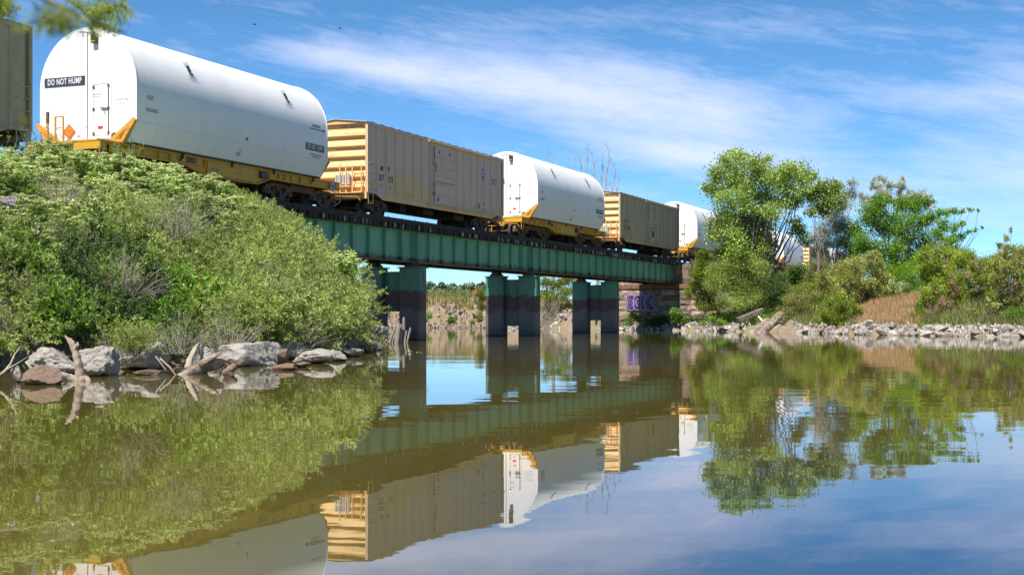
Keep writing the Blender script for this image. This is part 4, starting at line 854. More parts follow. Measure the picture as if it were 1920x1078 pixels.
# ------------------------------------------------------------------ stones
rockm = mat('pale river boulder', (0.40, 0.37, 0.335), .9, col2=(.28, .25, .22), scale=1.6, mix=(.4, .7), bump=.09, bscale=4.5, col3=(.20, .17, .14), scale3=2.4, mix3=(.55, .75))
def waterline(m, c=(.27, .175, .115), top=.30):      # silt stain left by higher water: a band of its own near the waterline
    nt = m.node_tree; N = nt.nodes.new; L = nt.links.new; b = nt.nodes['Principled BSDF']; src = b.inputs['Base Color'].links[0].from_socket
    g = N('ShaderNodeNewGeometry'); s = N('ShaderNodeSeparateXYZ'); L(g.outputs['Position'], s.inputs[0])
    n = N('ShaderNodeTexNoise'); n.inputs['Scale'].default_value = 1.5; L(g.outputs['Position'], n.inputs['Vector'])
    a = N('ShaderNodeMath'); a.operation = 'MULTIPLY_ADD'; L(n.outputs['Fac'], a.inputs[0]); a.inputs[1].default_value = -.3; L(s.outputs[2], a.inputs[2])
    for hi, lo, col, f in ((top-.12, top-.22, c, .75), (-.115, -.14, (.05, .045, .035), 1.0)):
        r = N('ShaderNodeMapRange'); r.inputs[1].default_value = hi; r.inputs[2].default_value = lo; r.inputs[4].default_value = f; L(a.outputs[0], r.inputs[0])
        x = N('ShaderNodeMix'); x.data_type = 'RGBA'; L(r.outputs[0], x.inputs[0]); L(src, x.inputs[6]); x.inputs[7].default_value = (*col, 1); src = x.outputs[2]
    L(src, b.inputs['Base Color'])
waterline(rockm, top=.10)
rockb = mat('brown mud-stained stone', (0.25, 0.17, 0.125), .92, col2=(.16, .105, .08), scale=4, bump=.10, bscale=4); 
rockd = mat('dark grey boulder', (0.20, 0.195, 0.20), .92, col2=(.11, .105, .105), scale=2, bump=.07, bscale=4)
riprapm = mat('bleached riprap', (0.42, 0.375, 0.335), .92, col2=(.27, .235, .205), scale=2.5, bump=.05, bscale=7)
from mathutils import noise as mnoise
vary(riprapm)
def rock_mesh(seed, mt, sub=4, planes=9, rough=.03):
    r = np.random.default_rng(seed); bm = bmesh.new(); bmesh.ops.create_icosphere(bm, subdivisions=sub, radius=1.0)
    nr = unit(r.normal(size=(planes, 3))); d = r.uniform(.42, .9, planes)
    ph = r.uniform(0, 6, 6)
    for v in bm.verts:
        p = np.array(v.co); p /= np.linalg.norm(p); q = nr @ p
        t = min([1.05]+[d[i]/q[i] for i in range(planes) if q[i] > .15])
        nz = math.sin(p[0]*7+ph[0])*math.sin(p[1]*8+ph[1])+.6*math.sin(p[2]*15+ph[2]+p[0]*9)+.4*math.sin(p[1]*23+ph[3]+p[2]*11)
        v.co = Vector(p*t*(1+rough*nz))*(1+(.10*mnoise.fractal(Vector(p*2.2)+Vector((seed,0,0)), 1.0, 2.1, 5) if sub > 3 else 0))
    me = bpy.data.meshes.new('boulder'); bm.to_mesh(me); bm.free(); me.materials.append(mt)
    me.polygons.foreach_set('use_smooth', [True]*len(me.polygons)); me.set_sharp_from_angle(angle=R(24)); return me
RM = [rock_mesh(100+i, rockm, 5) for i in range(8)]
def boulder(px, py, w, h, ybase, i, label, mt=None, rz=0.0, tilt=0.0, dz=0.0, dep=.8):
    """a stone filling w x h photo pixels round (px, py); ybase = row where it meets the water"""
    z = F*CAMH/(ybase-HY) + dz; k = z/F; me = RM[i % 8]
    if mt is not None: me = me.copy(); me.materials.clear(); me.materials.append(mt)
    o = bpy.data.objects.new('boulder', me); COL.objects.link(o); c = at(px, py, z+w*k*.25)
    co = np.array([v.co[:] for v in me.vertices]); M = Matrix.Rotation(tilt, 3, 'Y') @ Matrix.Rotation(rz, 3, 'Z')
    cc = co @ np.array(M).T; ext = cc.max(0)-cc.min(0); mid = (cc.max(0)+cc.min(0))/2
    s = Vector((w*k/ext[0], w*k*dep/ext[1], h*k/ext[2]))
    o.matrix_world = Matrix.Translation(c - Vector((mid[0]*s.x, mid[1]*s.y, mid[2]*s.z))) @ Matrix.Diagonal((*s, 1)) @ M.to_4x4()
    return tag(o, label, 'boulder', 'large boulders along the left shore')
BL = [
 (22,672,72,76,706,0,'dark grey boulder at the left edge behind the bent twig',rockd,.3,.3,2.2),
 (97,679,112,54,708,1,'broad pale boulder directly left of the forked driftwood stump',None,.9,.1,1.2),
 (78,706,84,46,722,2,'rough brown mud-stained boulder sitting in the water left of the driftwood',rockb,.2,0,0),
 (30,702,26,34,718,3,'small grey stone wedged beside the brown boulder',None,1.2,0,.2),
 (186,682,84,70,708,4,'tall triangular pale boulder right of the forked driftwood stump',None,2.2,.25,.8),
 (178,696,42,22,706,5,'small white stone in front of the triangular boulder',None,.4,0,.0),
 (262,672,96,56,696,6,'wide pale boulder with a shaded front, left of the slanted log',None,2.0,-.1,.6),
 (277,698,50,12,703,7,'low reddish flat stone poking out of the water',rockb,.0,0,.0),
 (326,667,58,48,690,0,'grey cracked boulder between two larger ones',None,1.7,0,2.2),
 (366,672,34,62,692,1,'narrow upright slab leaning behind the slanted log',None,.6,.35,1.0),
 (392,672,52,46,692,2,'rounded buff boulder behind the top of the slanted log',None,1.1,0,1.4),
 (466,667,118,58,688,3,'largest pale boulder with an overhanging face, right of the slanted log',None,.5,.12,.6),
 (425,655,76,36,684,4,'pale boulder half hidden behind the largest one',None,.1,0,4.0),
 (524,670,40,34,686,5,'brownish knobbly stone right of the largest boulder',rockb,.7,0,1.6),
 (590,669,86,32,682,6,'long buff stone tapering into the water at the right end of the shore rocks',None,3.0,0,.0),
 (524,688,60,15,694,7,'low tan stone lying in the water before the shore',rockb,1.4,0,.0),
 (565,684,40,13,689,0,'thin tan stone between two low ones in the water',rockb,2.4,0,.0),
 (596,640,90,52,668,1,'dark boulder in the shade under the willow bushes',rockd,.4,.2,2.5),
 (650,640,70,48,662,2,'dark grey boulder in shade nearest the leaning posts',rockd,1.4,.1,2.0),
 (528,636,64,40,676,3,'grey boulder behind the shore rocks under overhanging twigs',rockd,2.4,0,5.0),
 (690,652,44,22,660,4,'small buff stone in the water left of the leaning posts',rockb,.9,0,.0),
 (704,628,56,42,648,5,'pale mud-covered boulder behind the leaning posts',None,1.9,0,2.0),
 (428,702,24,14,707,6,'small brown stone in the water below the largest boulder',rockb,.2,0,.0),
 (628,668,48,26,680,2,'low buff boulder just right of the long tapering stone',None,.8,0,1.0),
 (664,662,44,20,670,0,'flat grey stone at the foot of the willows before the leaning posts',None,2.1,0,.6),
 (545,655,58,34,682,4,'grey boulder under the bushes right of the largest boulder',None,2.9,.1,3.0),
 (226,676,44,34,694,1,'grey stone filling the gap right of the triangular boulder',None,.3,0,1.4),
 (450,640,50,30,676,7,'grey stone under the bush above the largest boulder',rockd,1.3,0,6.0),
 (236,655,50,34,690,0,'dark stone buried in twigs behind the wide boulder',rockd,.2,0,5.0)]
for b in BL: boulder(*b)
for px, py, w, h, z, lab in ((52,437,50,14,33.5,'flat pale slab of rock lying in the dry brush on the slope'), (4,470,40,66,32,'pale grey boulder on the slope at the very left edge'), (12,380,46,30,34,'grey rock on the slope at the left edge above the pale boulder')):
    o = bpy.data.objects.new('boulder', RM[3]); COL.objects.link(o); c = at(px, py, z); k = z/F; o.matrix_world = Matrix.Translation(c) @ Matrix.Diagonal((w*k*.6, w*k*.5, h*k*.6, 1)) @ Matrix.Rotation(.4, 4, 'Z'); tag(o, lab, 'boulder', 'rocks on the left slope')
RR = [rock_mesh(200+i, riprapm, 2, 9, .05) for i in range(8)]
def riprap(poly, a, b, num, d0, d1, sz, label, group, me_=RR, bias=1.6):
    pts = [Vector((*p, 0)) for p in poly]; seg = [(pts[i], pts[i+1]) for i in range(a, b)]; ln = [(q-p).length for p, q in seg]; tot = sum(ln)
    for k in range(num):
        t = random.random()*tot; i = 0
        while t > ln[i]: t -= ln[i]; i += 1
        p, q = seg[i]; e = (q-p).normalized(); nrm = Vector((-e.y, e.x, 0)); 
        P = p + e*t; f = random.random(); d = d0+(d1-d0)*f**bias
        for sgn in (1, -1):
            Q = P + nrm*d*sgn
            if float(sdist(np.array([Q.x]), np.array([Q.y]), poly)[0])*d >= 0: break
        if 1402 < CX+F*Q.x/Q.y < 1498 or (poly is LEFT and 700 < CX+F*Q.x/Q.y < 780 and Q.y < 64): continue
        r = random.uniform(*sz)*(1.15-.4*f); o = bpy.data.objects.new('riprap_stone' if poly is RIGHT else 'shore_rock', me_[k % len(me_)]); COL.objects.link(o)
        h = max(hz(Q.x, Q.y), -.15) + random.uniform(.05,.35)*r
        o.location = (Q.x, Q.y, h); o.rotation_euler = (random.uniform(-.5,.5), random.uniform(-.5,.5), random.uniform(0,6.28)); o.scale = (r*random.uniform(.8,1.4), r*random.uniform(.7,1.1), r*random.uniform(.5,.8))
        tag(o, label, 'stone', group)
riprap(RIGHT, 12, 16, 175, -.2, 1.3, (.18,.50), 'bleached angular stone of the riprap below the tamarisks on the right shore', 'riprap on the right shore')
riprap(RIGHT, 7, 12, 85, -.2, 1.9, (.17,.46), 'pale angular stone piled along the water from the abutment to the logs', 'riprap below the abutment and tall tree')
riprap(RIGHT, 4, 7, 38, -.2, 3.4, (.22,.55), 'pale broken stone heaped on the bank seen between the bridge piers', 'riprap seen between the piers')
riprap(LEFT, 2, 9, 85, -.25, .9, (.22,.52), 'pale angular rock filling the shore between and behind the large boulders', 'smaller rocks along the left shore', [rock_mesh(330+i, rockm, 3, 8, .03) for i in range(6)])
riprap(LEFT, 8, 12, 40, -.1, 2.6, (.18,.45), 'mud-coloured stone on the bank beside the first bridge pier', 'stones beside the first pier', [rock_mesh(300+i, rockm, 3, 9, .05) for i in range(4)])

# the small rubble between them
def rubble(parts, name, label, mt=None):
    V = []; Fs = []; off = 0; out = MB()
    src = []
    for me in RR[:4]: src.append((np.array([v.co[:] for v in me.vertices]), [tuple(p.vertices) for p in me.polygons]))
    tmp = [(np.array([v.co[:] for v in m_.vertices]), [tuple(p.vertices) for p in m_.polygons]) for m_ in [rock_mesh(400+i, riprapm, 1, 8, .0) for i in range(5)]]
    for poly, a, b, num, d0, d1, s0, s1 in parts:
        for k in range(num):
            i = random.randint(a, b-1); p = Vector((*poly[i], 0)); q = Vector((*poly[i+1], 0)); e = (q-p).normalized(); nr = Vector((-e.y, e.x, 0)); P = p.lerp(q, random.random()); d = random.uniform(d0, d1)
            Q = P+nr*d
            if float(sdist(np.array([Q.x]), np.array([Q.y]), poly)[0]) < -.3: Q = P-nr*d
            if 1406 < CX+F*Q.x/Q.y < 1492: continue
            r = random.uniform(s0, s1); vs, fs = random.choice(tmp); M = np.array(Euler((random.uniform(0,6), random.uniform(0,6), random.uniform(0,6))).to_matrix())
            v = (vs*np.array([1.2, .9, .65])*r) @ M.T + np.array([Q.x, Q.y, max(hz(Q.x, Q.y), -.05)+r*.2]); out.add([tuple(t) for t in v], fs)
    tag(out.build(name, mt or riprapm, smooth=True), label, None, None, 'stuff')
rubble([(RIGHT, 1, 4, 320, .2, 3.2, .08, .32), (RIGHT, 12, 16, 800, -.15, 1.4, .08, .24), (RIGHT, 7, 12, 900, -.1, 2.4, .10, .27), (RIGHT, 4, 7, 160, 0, 4, .1, .3)], 'riprap_rubble', 'small pale rubble filling the gaps between the riprap stones')
clod = mat('dried river mud', (0.33, 0.25, 0.18), .95, col2=(.20, .15, .11), scale=2, bump=.06, bscale=5); vary(clod)
rubble([(RIGHT, 2, 4, 900, .2, 3.3, .10, .38), (RIGHT, 4, 7, 260, .2, 3.5, .10, .3)], 'eroded_clods', 'dried mud clods and slumped earth on the eroded far bank', clod)
rubble([(LEFT, 2, 9, 420, .05, 1.3, .06, .20), (LEFT, 9, 12, 260, .1, 2.6, .06, .22)], 'shore_rubble', 'small mud-coloured rubble between the boulders of the left shore', clod)
# ------------------------------------------------------------------ dead wood
drift = mat('bleached driftwood', (0.40, 0.32, 0.26), .9, col2=(.22, .165, .13), scale=3, mix=(.42, .62), bump=.05, bscale=7, stretch=(1, 1, .35))
driftx = mat('split log wood', (0.36, 0.29, 0.23), .9, col2=(.14, .10, .08), scale=2.2, mix=(.45, .6), bump=.08, bscale=5, stretch=(.5, 2.2, 2.2))
def W3(px, py, z): return at(px, py, z)
def gnarl(pts, rs, n=14, k=6, j=.10, m=None):
    """pts px,py,z -> smooth knotty limb"""
    P = [W3(*p) for p in pts]; out = []; rr = []
    for i in range(len(P)-1):
        for t in range(k):
            f = t/k; out.append(P[i].lerp(P[i+1], f)); rr.append((rs[i]*(1-f)+rs[i+1]*f))
    out.append(P[-1]); rr.append(rs[-1])
    out = [p + Vector((random.uniform(-1,1), random.uniform(-1,1), random.uniform(-1,1)))*r*.05 for p, r in zip(out, rr)]
    m = m or MB(); return m.tube(out, [r*(1+j*.5*math.sin(i*1.3)+j*.3*math.sin(i*2.9)) for i, r in enumerate(rr)], n, jit=.03, groove=.07)
z = 25.6
st = empty('driftwood_stump', W3(148,712,z), 0, 'forked bleached driftwood stump standing upright out of the water', 'driftwood')
def rel(o, root): o.parent = root; o.matrix_parent_inverse = Matrix.Translation(root.location).inverted(); return o
m = gnarl([(152,722,z),(150,700,z),(146,680,z),(141,660,z),(134,643,z),(122,630,z)], [.13,.088,.08,.07,.062,.014])
gnarl([(138,655,z),(146,647,z-.05),(145,641,z-.05)], [.05,.03,.012], m=m); gnarl([(131,642,z),(134,634,z)], [.04,.015], m=m); rel(m.build('trunk', drift, smooth='all'), st)
for a, r in (([(146,715,z),(128,708,z-.1),(116,702,z-.2),(104,703,z-.2)], [.11,.08,.05,.02]), ([(140,712,z),(126,704,z-.15),(114,698,z-.2)], [.06,.04,.015]), ([(152,714,z-.1),(162,710,z-.1),(168,716,z-.2)], [.09,.06,.04])):
    rel(gnarl(a, r, 9).build('root', drift, smooth='all'), st)
m = gnarl([(318,717,28.0),(335,709,28.2),(355,700,28.3),(380,688,28.5),(402,678,28.6),(414,673,28.7)], [.03,.09,.125,.145,.15,.13], n=22, j=.05); gnarl([(375,686,28.3),(398,672,28.4),(416,660,28.5)], [.06,.05,.012], m=m)
tag(m.build('driftwood_log', driftx, smooth='all'), 'thick split grey log slanting out of the water before the largest boulder', 'driftwood log')
m = gnarl([(352,692,28.9),(356,675,29.1),(366,655,29.4),(372,644,29.6)], [.075,.07,.06,.03]); tag(m.build('driftwood_log', drift, smooth='all'), 'short bleached log standing against the upright slab behind the slanted log', 'driftwood log')
m = gnarl([(418,700,28.6),(432,692,28.5),(440,686,28.6)], [.05,.09,.07]); tag(m.build('driftwood_log', rockb, smooth='all'), 'small brown snag at the foot of the slanted log', 'driftwood log')
m = gnarl([(-8,708,24.6),(8,697,24.7),(20,682,24.8),(27,665,25.0),(40,648,25.2)], [.03,.026,.02,.014,.008], n=7); gnarl([(10,694,24.7),(35,680,24.9),(58,665,25.2)], [.02,.012,.005], n=6, m=m)
tag(m.build('bent_twig', drift, smooth='all'), 'bent bare twig reaching out of the water at the left edge', 'twig')
m = gnarl([(300,672,28.3),(318,688,28.1),(330,704,28)], [.02,.02,.01], n=6); gnarl([(292,668,28.3),(312,695,28.1)], [.016,.008], n=6, m=m); tag(m.build('bare_roots', drift, smooth='all'), 'thin bare roots hanging into the water left of the slanted log', 'roots')
postm = mat('weathered grey post', (0.34, 0.30, 0.265), .9, col2=(.17, .14, .12), scale=5, mix=(.4,.65), bump=.03, bscale=14, stretch=(2, 2, .3))
for i, (x0, x1, y0, w, lab) in enumerate(((731,741,612,6,'short grey post leaning right at the left end of the old pilings'), (736,744,620,5,'thin grey post crossing behind the leaning one'), (744,747,606,9,'wide split grey post in the middle of the old pilings'), (750,751,607,8,'wide split grey post right of the middle one'), (757,757,594,5.5,'tallest pale post of the old pilings, pointed at the top'), (759,762,619,4,'short dark post beside the tallest one'), (764,769,614,4.5,'thin pale post leaning away at the right end of the old pilings'))):
    zz = 61+.3*math.sin(i*2.1); k = zz/F; m = MB(); P = [W3(x0, 660, zz), W3(x0, 642, zz), W3((x0+x1)/2, (642+y0)/2, zz), W3(x1, y0+4, zz), W3(x1, y0, zz)]
    m.tube(P, [w*k*.5, w*k*.5, w*k*.47, w*k*.44, w*k*(.12 if i == 4 else .36)], 9, jit=.12); tag(m.build('wooden_post', postm, smooth=True), lab, 'post', 'old wooden pilings by the first pier')
logm = mat('cut log bark', (0.33, 0.27, 0.225), .9, col2=(.14, .105, .085), scale=2.2, mix=(.4,.6), bump=.07, bscale=7)
for i, (a, b, r, lab) in enumerate((((1412,624,99.5),(1440,601,100.5),.27,'leftmost of the cut logs sloping into the water'), ((1428,625,98.5),(1466,589,100.5),.31,'longest cut log, weathered and split, sloping into the water'), ((1450,624,98.6),(1473,598,99.6),.17,'thin dark log beside the longest one'), ((1468,625,97.5),(1488,606,97.9),.36,'thick round cut log lowest and rightmost in the pile'), ((1470,608,99.2),(1484,592,100),.30,'dark log end stub behind the thick round log'))):
    m = MB(); P0, P1 = W3(*a), W3(*b); P0 = P0+(P0-P1)*.2; m.tube([P0.lerp(P1, t) for t in np.linspace(0,1,9)], [r*(1+.06*math.sin(q*2+i)) for q in range(9)], 22, jit=.03, groove=.05)
    tag(m.build('cut_log', logm if i not in (2,4) else driftx, smooth=True), lab, 'log', 'cut logs on the far bank')
plank = mat('old grey timber', (0.22, 0.17, 0.14), .9, col2=(.10, .075, .065), scale=3, bump=.03, bscale=9)
for a, b, w, lab in (((1384,600,101.5),(1430,581,102.5),.42,'weathered square beam lying on the bank under the tall tree'), ((1350,583,103.5),(1385,578,103.5),.35,'grey beam end sticking out of the bushes left of the tall tree')):
    m = MB(); m.bar(W3(*a), W3(*b), w, w*.8); tag(m.build('timber_beam', plank, bevel=.03), lab, 'beam')
m = MB(); m.bar(W3(1422,593,100.6), W3(1430,602,100.3), .12, .08); tag(m.build('white_board', wsign), 'short white board lying among the stones by the logs', 'board')
# ------------------------------------------------------------------ plants
bark = mat('grey bark', (0.20, 0.165, 0.13), .9, col2=(.11, .09, .07), scale=6, bump=.02, bscale=12)
twigm = mat('dead grey twigs', (0.34, 0.30, 0.26), .9, col2=(.22, .18, .15), scale=6)
twigb = mat('brown stems', (0.16, 0.125, 0.085), .9)
G = {
 'willow': leafmat('willow leaf', (.185,.275,.045), (.35,.43,.11), (.54,.57,.26), .27),
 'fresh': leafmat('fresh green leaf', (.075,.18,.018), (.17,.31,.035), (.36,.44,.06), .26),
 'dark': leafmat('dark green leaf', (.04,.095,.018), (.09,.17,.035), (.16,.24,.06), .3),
 'cress': leafmat('cress leaf', (.13,.24,.025), (.25,.38,.05), (.40,.48,.12), .22),
 'flower': leafmat('cream flower head', (.44,.53,.20), (.62,.68,.36), (.78,.79,.58), .25),
 'cotton': leafmat('cottonwood leaf', (.16,.25,.035), (.29,.40,.07), (.50,.55,.22), .3, .4),
 'silver': leafmat('silvery leaf', (.34,.38,.28), (.50,.54,.42), (.60,.62,.52), .25),
 'elm': leafmat('elm leaf', (.085,.21,.01), (.17,.33,.018), (.31,.44,.04), .38),
 'tam': leafmat('tamarisk green', (.15,.235,.02), (.27,.35,.04), (.42,.43,.09), .3),
 'tam2': leafmat('tamarisk buff green', (.19,.23,.045), (.33,.35,.09), (.48,.43,.18), .3),
 'yellowg': leafmat('yellow green spray', (.12,.19,.02), (.21,.28,.035), (.34,.33,.05), .35),
 'pink': leafmat('pink tamarisk bloom', (.38,.18,.19), (.50,.27,.27), (.55,.36,.33), .3),
 'dry': leafmat('dry grass blade', (.38,.25,.12), (.50,.34,.18), (.58,.44,.26), .25),
 'gg': leafmat('green grass blade', (.12,.16,.04), (.22,.24,.08), (.38,.34,.15), .3),
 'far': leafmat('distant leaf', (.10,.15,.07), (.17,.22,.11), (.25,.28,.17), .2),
}
def shoots(n, H, rad, spread, droop, ntw, nlf, ll, lw, tw=.32, lo=.15, stemr=.008, lean=(0,0)):
    """arching stems with side twigs: (leaf quads, twig quads, tips)"""
    az = rng.uniform(0, 2*np.pi, n); rr = rad*np.sqrt(rng.uniform(0, 1, n)); B = np.stack([rr*np.cos(az), rr*np.sin(az), np.full(n, -.12)], 1)
    az2 = az + rng.normal(0, .7, n); tilt = np.abs(rng.normal(0, spread, n)); L_ = H*rng.uniform(.55, 1.1, n)
    D = np.stack([np.sin(tilt)*np.cos(az2)+lean[0], np.sin(tilt)*np.sin(az2)+lean[1], np.cos(tilt)], 1); D = unit(D)
    def pos(i, t): 
        P = B[i] + D[i]*(L_[i]*t)[:, None]; h = D[i].copy(); h[:, 2] = 0
        P += h*(L_[i]*t*t*.35)[:, None]; P[:, 2] -= droop*L_[i]*t*t*np.sin(tilt[i]); return P
    tw_q = []; K = 5; idx = np.arange(n)
    for k in range(K): tw_q.append(cones(pos(idx, np.full(n, k/K)), pos(idx, np.full(n, (k+1)/K)), stemr*(1-k/K*.75), stemr*(1-(k+1)/K*.75)))
    i = np.repeat(idx, ntw); t = rng.uniform(lo, 1, len(i)); P = pos(i, t); Tn = unit(pos(i, np.minimum(t+.05, 1.05))-P)
    td = unit(Tn*.8 + rng.normal(0, .55, P.shape)+[0,0,.12]); tl = (H*tw*rng.uniform(.4, 1.0, len(i))*(1.1-.55*t))[:, None]
    tw_q.append(cones(P, P+td*tl, stemr*.45, stemr*.12))
    j = np.repeat(np.arange(len(i)), nlf); u = rng.uniform(.05, 1.05, len(j))[:, None]
    LP = P[j] + td[j]*tl[j]*u + rng.normal(0, .012, (len(j), 3)); LD = unit(td[j]*.9 + rng.normal(0, .6, (len(j), 3)))
    LQ = leaves(LP, LD, ll, lw)
    return LQ, np.concatenate(tw_q), (P+td*tl)
PROTO = {}
def shrub(kind, name, params, leafk, stemk=None, flowers=None, extra=None):
    LQ, TQ, tips = shoots(**params); r = empty(name, (0, 0, 0))
    if LQ is not None and len(LQ): quads(LQ, 'foliage', G[leafk], r)
    quads(TQ, 'stems', stemk or twigb, r)
    if flowers:
        num, sz, k = flowers; t = tips[np.argsort(-tips[:, 2]+rng.normal(0, .12, len(tips)))[:num]]; n = len(t); q = 14
        q = 20; off = rng.normal(0, sz, (n, q, 3)); off[:, :, 2] = np.abs(off[:, :, 2])*.4 + .02; P = (t[:, None]+off).reshape(-1, 3)
        D = rng.normal(0, 1, P.shape); D[:, 2] *= .25; quads(leaves(P, D, .055, .05, up=2.5), 'flowers', G[k], r)
    return r
def proto(kind, n, *a, **k): PROTO[kind] = [shrub(kind, *a, **k) for _ in range(n)]
USED = set()
def place(kind, loc, sc, label, cat, group, rz=None):
    p = random.choice(PROTO[kind])
    if p.name in USED: p = copy_tree(p)
    else: USED.add(p.name)
    p.location = loc; p.scale = (sc[0], sc[0], sc[1]) if isinstance(sc, tuple) else (sc,)*3; p.rotation_euler = (0, 0, random.uniform(0, 6.28) if rz is None else rz)
    tag(p, label, cat, group); return p
proto('willow', 4, 'willow_shrub', dict(n=70, H=1.55, rad=.42, spread=.5, droop=.35, ntw=11, nlf=17, ll=.10, lw=.024), 'willow')
proto('fresh', 3, 'leafy_shrub', dict(n=60, H=1.15, rad=.45, spread=.5, droop=.3, ntw=10, nlf=13, ll=.10, lw=.042, tw=.3), 'fresh')
proto('dark', 2, 'leafy_shrub', dict(n=60, H=1.15, rad=.5, spread=.6, droop=.4, ntw=9, nlf=11, ll=.085, lw=.04, tw=.3), 'dark')
proto('cress', 4, 'flowering_cress', dict(n=85, H=1.05, rad=.5, spread=.35, droop=.2, ntw=9, nlf=12, ll=.08, lw=.026, tw=.25, lo=.3), 'cress', None, (170, .038, 'flower'))
proto('stalk', 2, 'tall_weed', dict(n=26, H=1.5, rad=.3, spread=.3, droop=.1, ntw=7, nlf=7, ll=.09, lw=.016, tw=.22, lo=.45, stemr=.007), 'cress', twigm)
proto('brush', 2, 'dead_brush', dict(n=45, H=1.3, rad=.35, spread=.7, droop=.2, ntw=8, nlf=1, ll=.05, lw=.01, tw=.4, stemr=.0075), 'dry', twigm)
LW = 'feathery light green willow shrub among others on the left bank'
def proj(P): return CX+F*P[0]/P[1], HY-F*(P[2]-CAMH)/P[1]
pts = []; tries = 0
while tries < 9000 and len(pts) < 330:
    tries += 1; x, y = random.uniform(-24, -3.6), random.uniform(23, 62)
    px = CX+F*x/y
    if px < -130 or px > 640: continue
    dl = float(sdist(np.array([x]), np.array([y]), LEFT)[0])
    if dl < .3: continue
    s = (x-C0.x)*U.x+(y-C0.y)*U.y; n = -(x-C0.x)*U.y+(y-C0.y)*U.x
    if n > -2.7 or s > -5.5: continue
    md = .62 if y < 45 else .8
    if any((x-a)**2+(y-b)**2 < md*md for a, b in pts): continue
    pts.append((x, y)); h = hz(x, y); ppx, ppy = proj((x, y, h+.6))
    v = (math.sin(x*1.0+y*.55)+math.sin(y*.8-x*.45+1))/2
    # heights limited so that the outline keeps under the train as in the photo
    lim = np.interp(px, [-100,0,60,150,210,300,360,420,500,560,620,680,720], [212,222,228,250,272,292,314,343,382,418,455,540,600])
    top = CAMH+(HY-lim)*y/F
    H = top-h+.10
    if H < .25: continue
    if h > 3.3 and px < 430 or (px < 250 and h > 2.7 and v > 0): k, lab, cat, grp, base = 'cress', 'white-flowering cress plant among others along the top of the left bank', 'flowering plant', 'cress along the top of the left bank', 1.2
    elif px > 380 + 60*v: k, lab, cat, grp, base = 'willow', LW, 'shrub', 'willow shrubs on the left bank', 1.55
    elif v > .18: k, lab, cat, grp, base = 'dark', 'dark green leafy shrub, partly standing in for shadow gaps, in the middle of the left bank', 'shrub', 'dark green shrubs on the left bank', 1.15  # dark leaf colour partly stands in for shadow gaps between the shrubs
    elif v > -.35: k, lab, cat, grp, base = 'fresh', 'bright green leafy shrub low on the left bank above the boulders', 'shrub', 'bright green shrubs on the left bank', 1.15
    else: k, lab, cat, grp, base = 'willow', LW, 'shrub', 'willow shrubs on the left bank', 1.55
    sc = min(random.uniform(.6, 1.2), H/base)
    if px > 500 and h < 3.2: sc = min(random.uniform(.9, 1.3), H/base)
    place(k, (x, y, h-.05), (max(sc, .5), sc), lab, cat, grp)
for px, py, z, sc, lab in ((333,380,38,1.25,'bare grey dead brush fanning out on the middle of the left slope'), (225,500,33,1.1,'dead grey twigs below the fanned dead brush on the left slope'), (30,535,30.5,.75,'dry grey brush at the left edge above the shore'), (-5,585,28.8,.6,'dry straw-coloured brush at the very left edge'), (215,640,29,.7,'tangle of dead grey twigs just above the wide pale boulder'), (330,610,31,.8,'dead grey twigs in the shade above the slanted log'), (430,610,33,.9,'dead grey twigs hanging behind the largest boulder'), (560,610,38,.9,'dead grey twigs under the right willow bushes'), (650,610,47,.8,'dead twigs at the foot of the bushes beside the pier'), (80,420,34,1.0,'sparse dead stems sticking up at the upper left of the slope'), (110,330,36,.9,'grey dead stems among the white flowers'), (500,520,38,.8,'grey dead branches inside the willow bushes')):
    P = at(px, py, z); place('brush', (P.x, P.y, P.z-.7*sc), sc, lab, 'dead brush', 'dead brush on the left bank')
for i in range(34):      # taller weeds and dead stems standing out of the mass
    x, y = random.choice(pts); x += random.uniform(-.4,.4); y += random.uniform(-.4,.4); h = hz(x, y); px = CX+F*x/y
    if px > 600: continue
    if i % 3: place('stalk', (x, y, h+.1), random.uniform(.75, 1.0) if px > 330 else random.uniform(.9, 1.15), 'thin upright weed standing out of the shrubs on the left bank', 'weed', 'thin weeds on the left bank')
    else: place('brush', (x, y, h+.2), random.uniform(.6, .95), 'dead grey stems poking out between the left bank shrubs', 'dead brush', 'dead stems among the left bank shrubs')
# leaf cover over the soil
def cover(x0, x1, y0, y1, num, cond, ll, lw, leafk, name, label, h0=.0, h1=.35, kind='stuff'):
    x = rng.uniform(x0, x1, num); y = rng.uniform(y0, y1, num); m = cond(x, y); x, y = x[m], y[m]; h = height(x, y)
    P = np.stack([x, y, h + rng.uniform(h0, h1, len(x))], 1); D = rng.normal(0, 1, P.shape); D[:, 2] = np.abs(D[:, 2])*.8
    o = quads(leaves(P, D, ll, lw), name, G[leafk]); tag(o, label, None, None, kind); return o
def nn(x, y): return -(x-C0.x)*U.y+(y-C0.y)*U.x
cover(-26, -3.5, 22, 64, 150000, lambda x, y: (sdist(x, y, LEFT) > 1.0) & (nn(x, y) < -2.2), .10, .022, 'willow', 'undergrowth', 'green undergrowth covering the soil of the left bank')
def blades(x0, x1, y0, y1, num, cond, H, w, leafk, name, label, lean=.35):
    x = rng.uniform(x0, x1, num); y = rng.uniform(y0, y1, num); m = cond(x, y); x, y = x[m], y[m]; h = height(x, y)
    P = np.stack([x, y, h-.03], 1); D = np.stack([rng.normal(0, lean, len(x)), rng.normal(0, lean, len(x)), np.ones(len(x))], 1)
    o = quads(leaves(P, D, H, w, up=-.2), name, G[leafk]); tag(o, label, None, None, 'stuff'); return o
dR = lambda x, y: sdist(x, y, RIGHT)
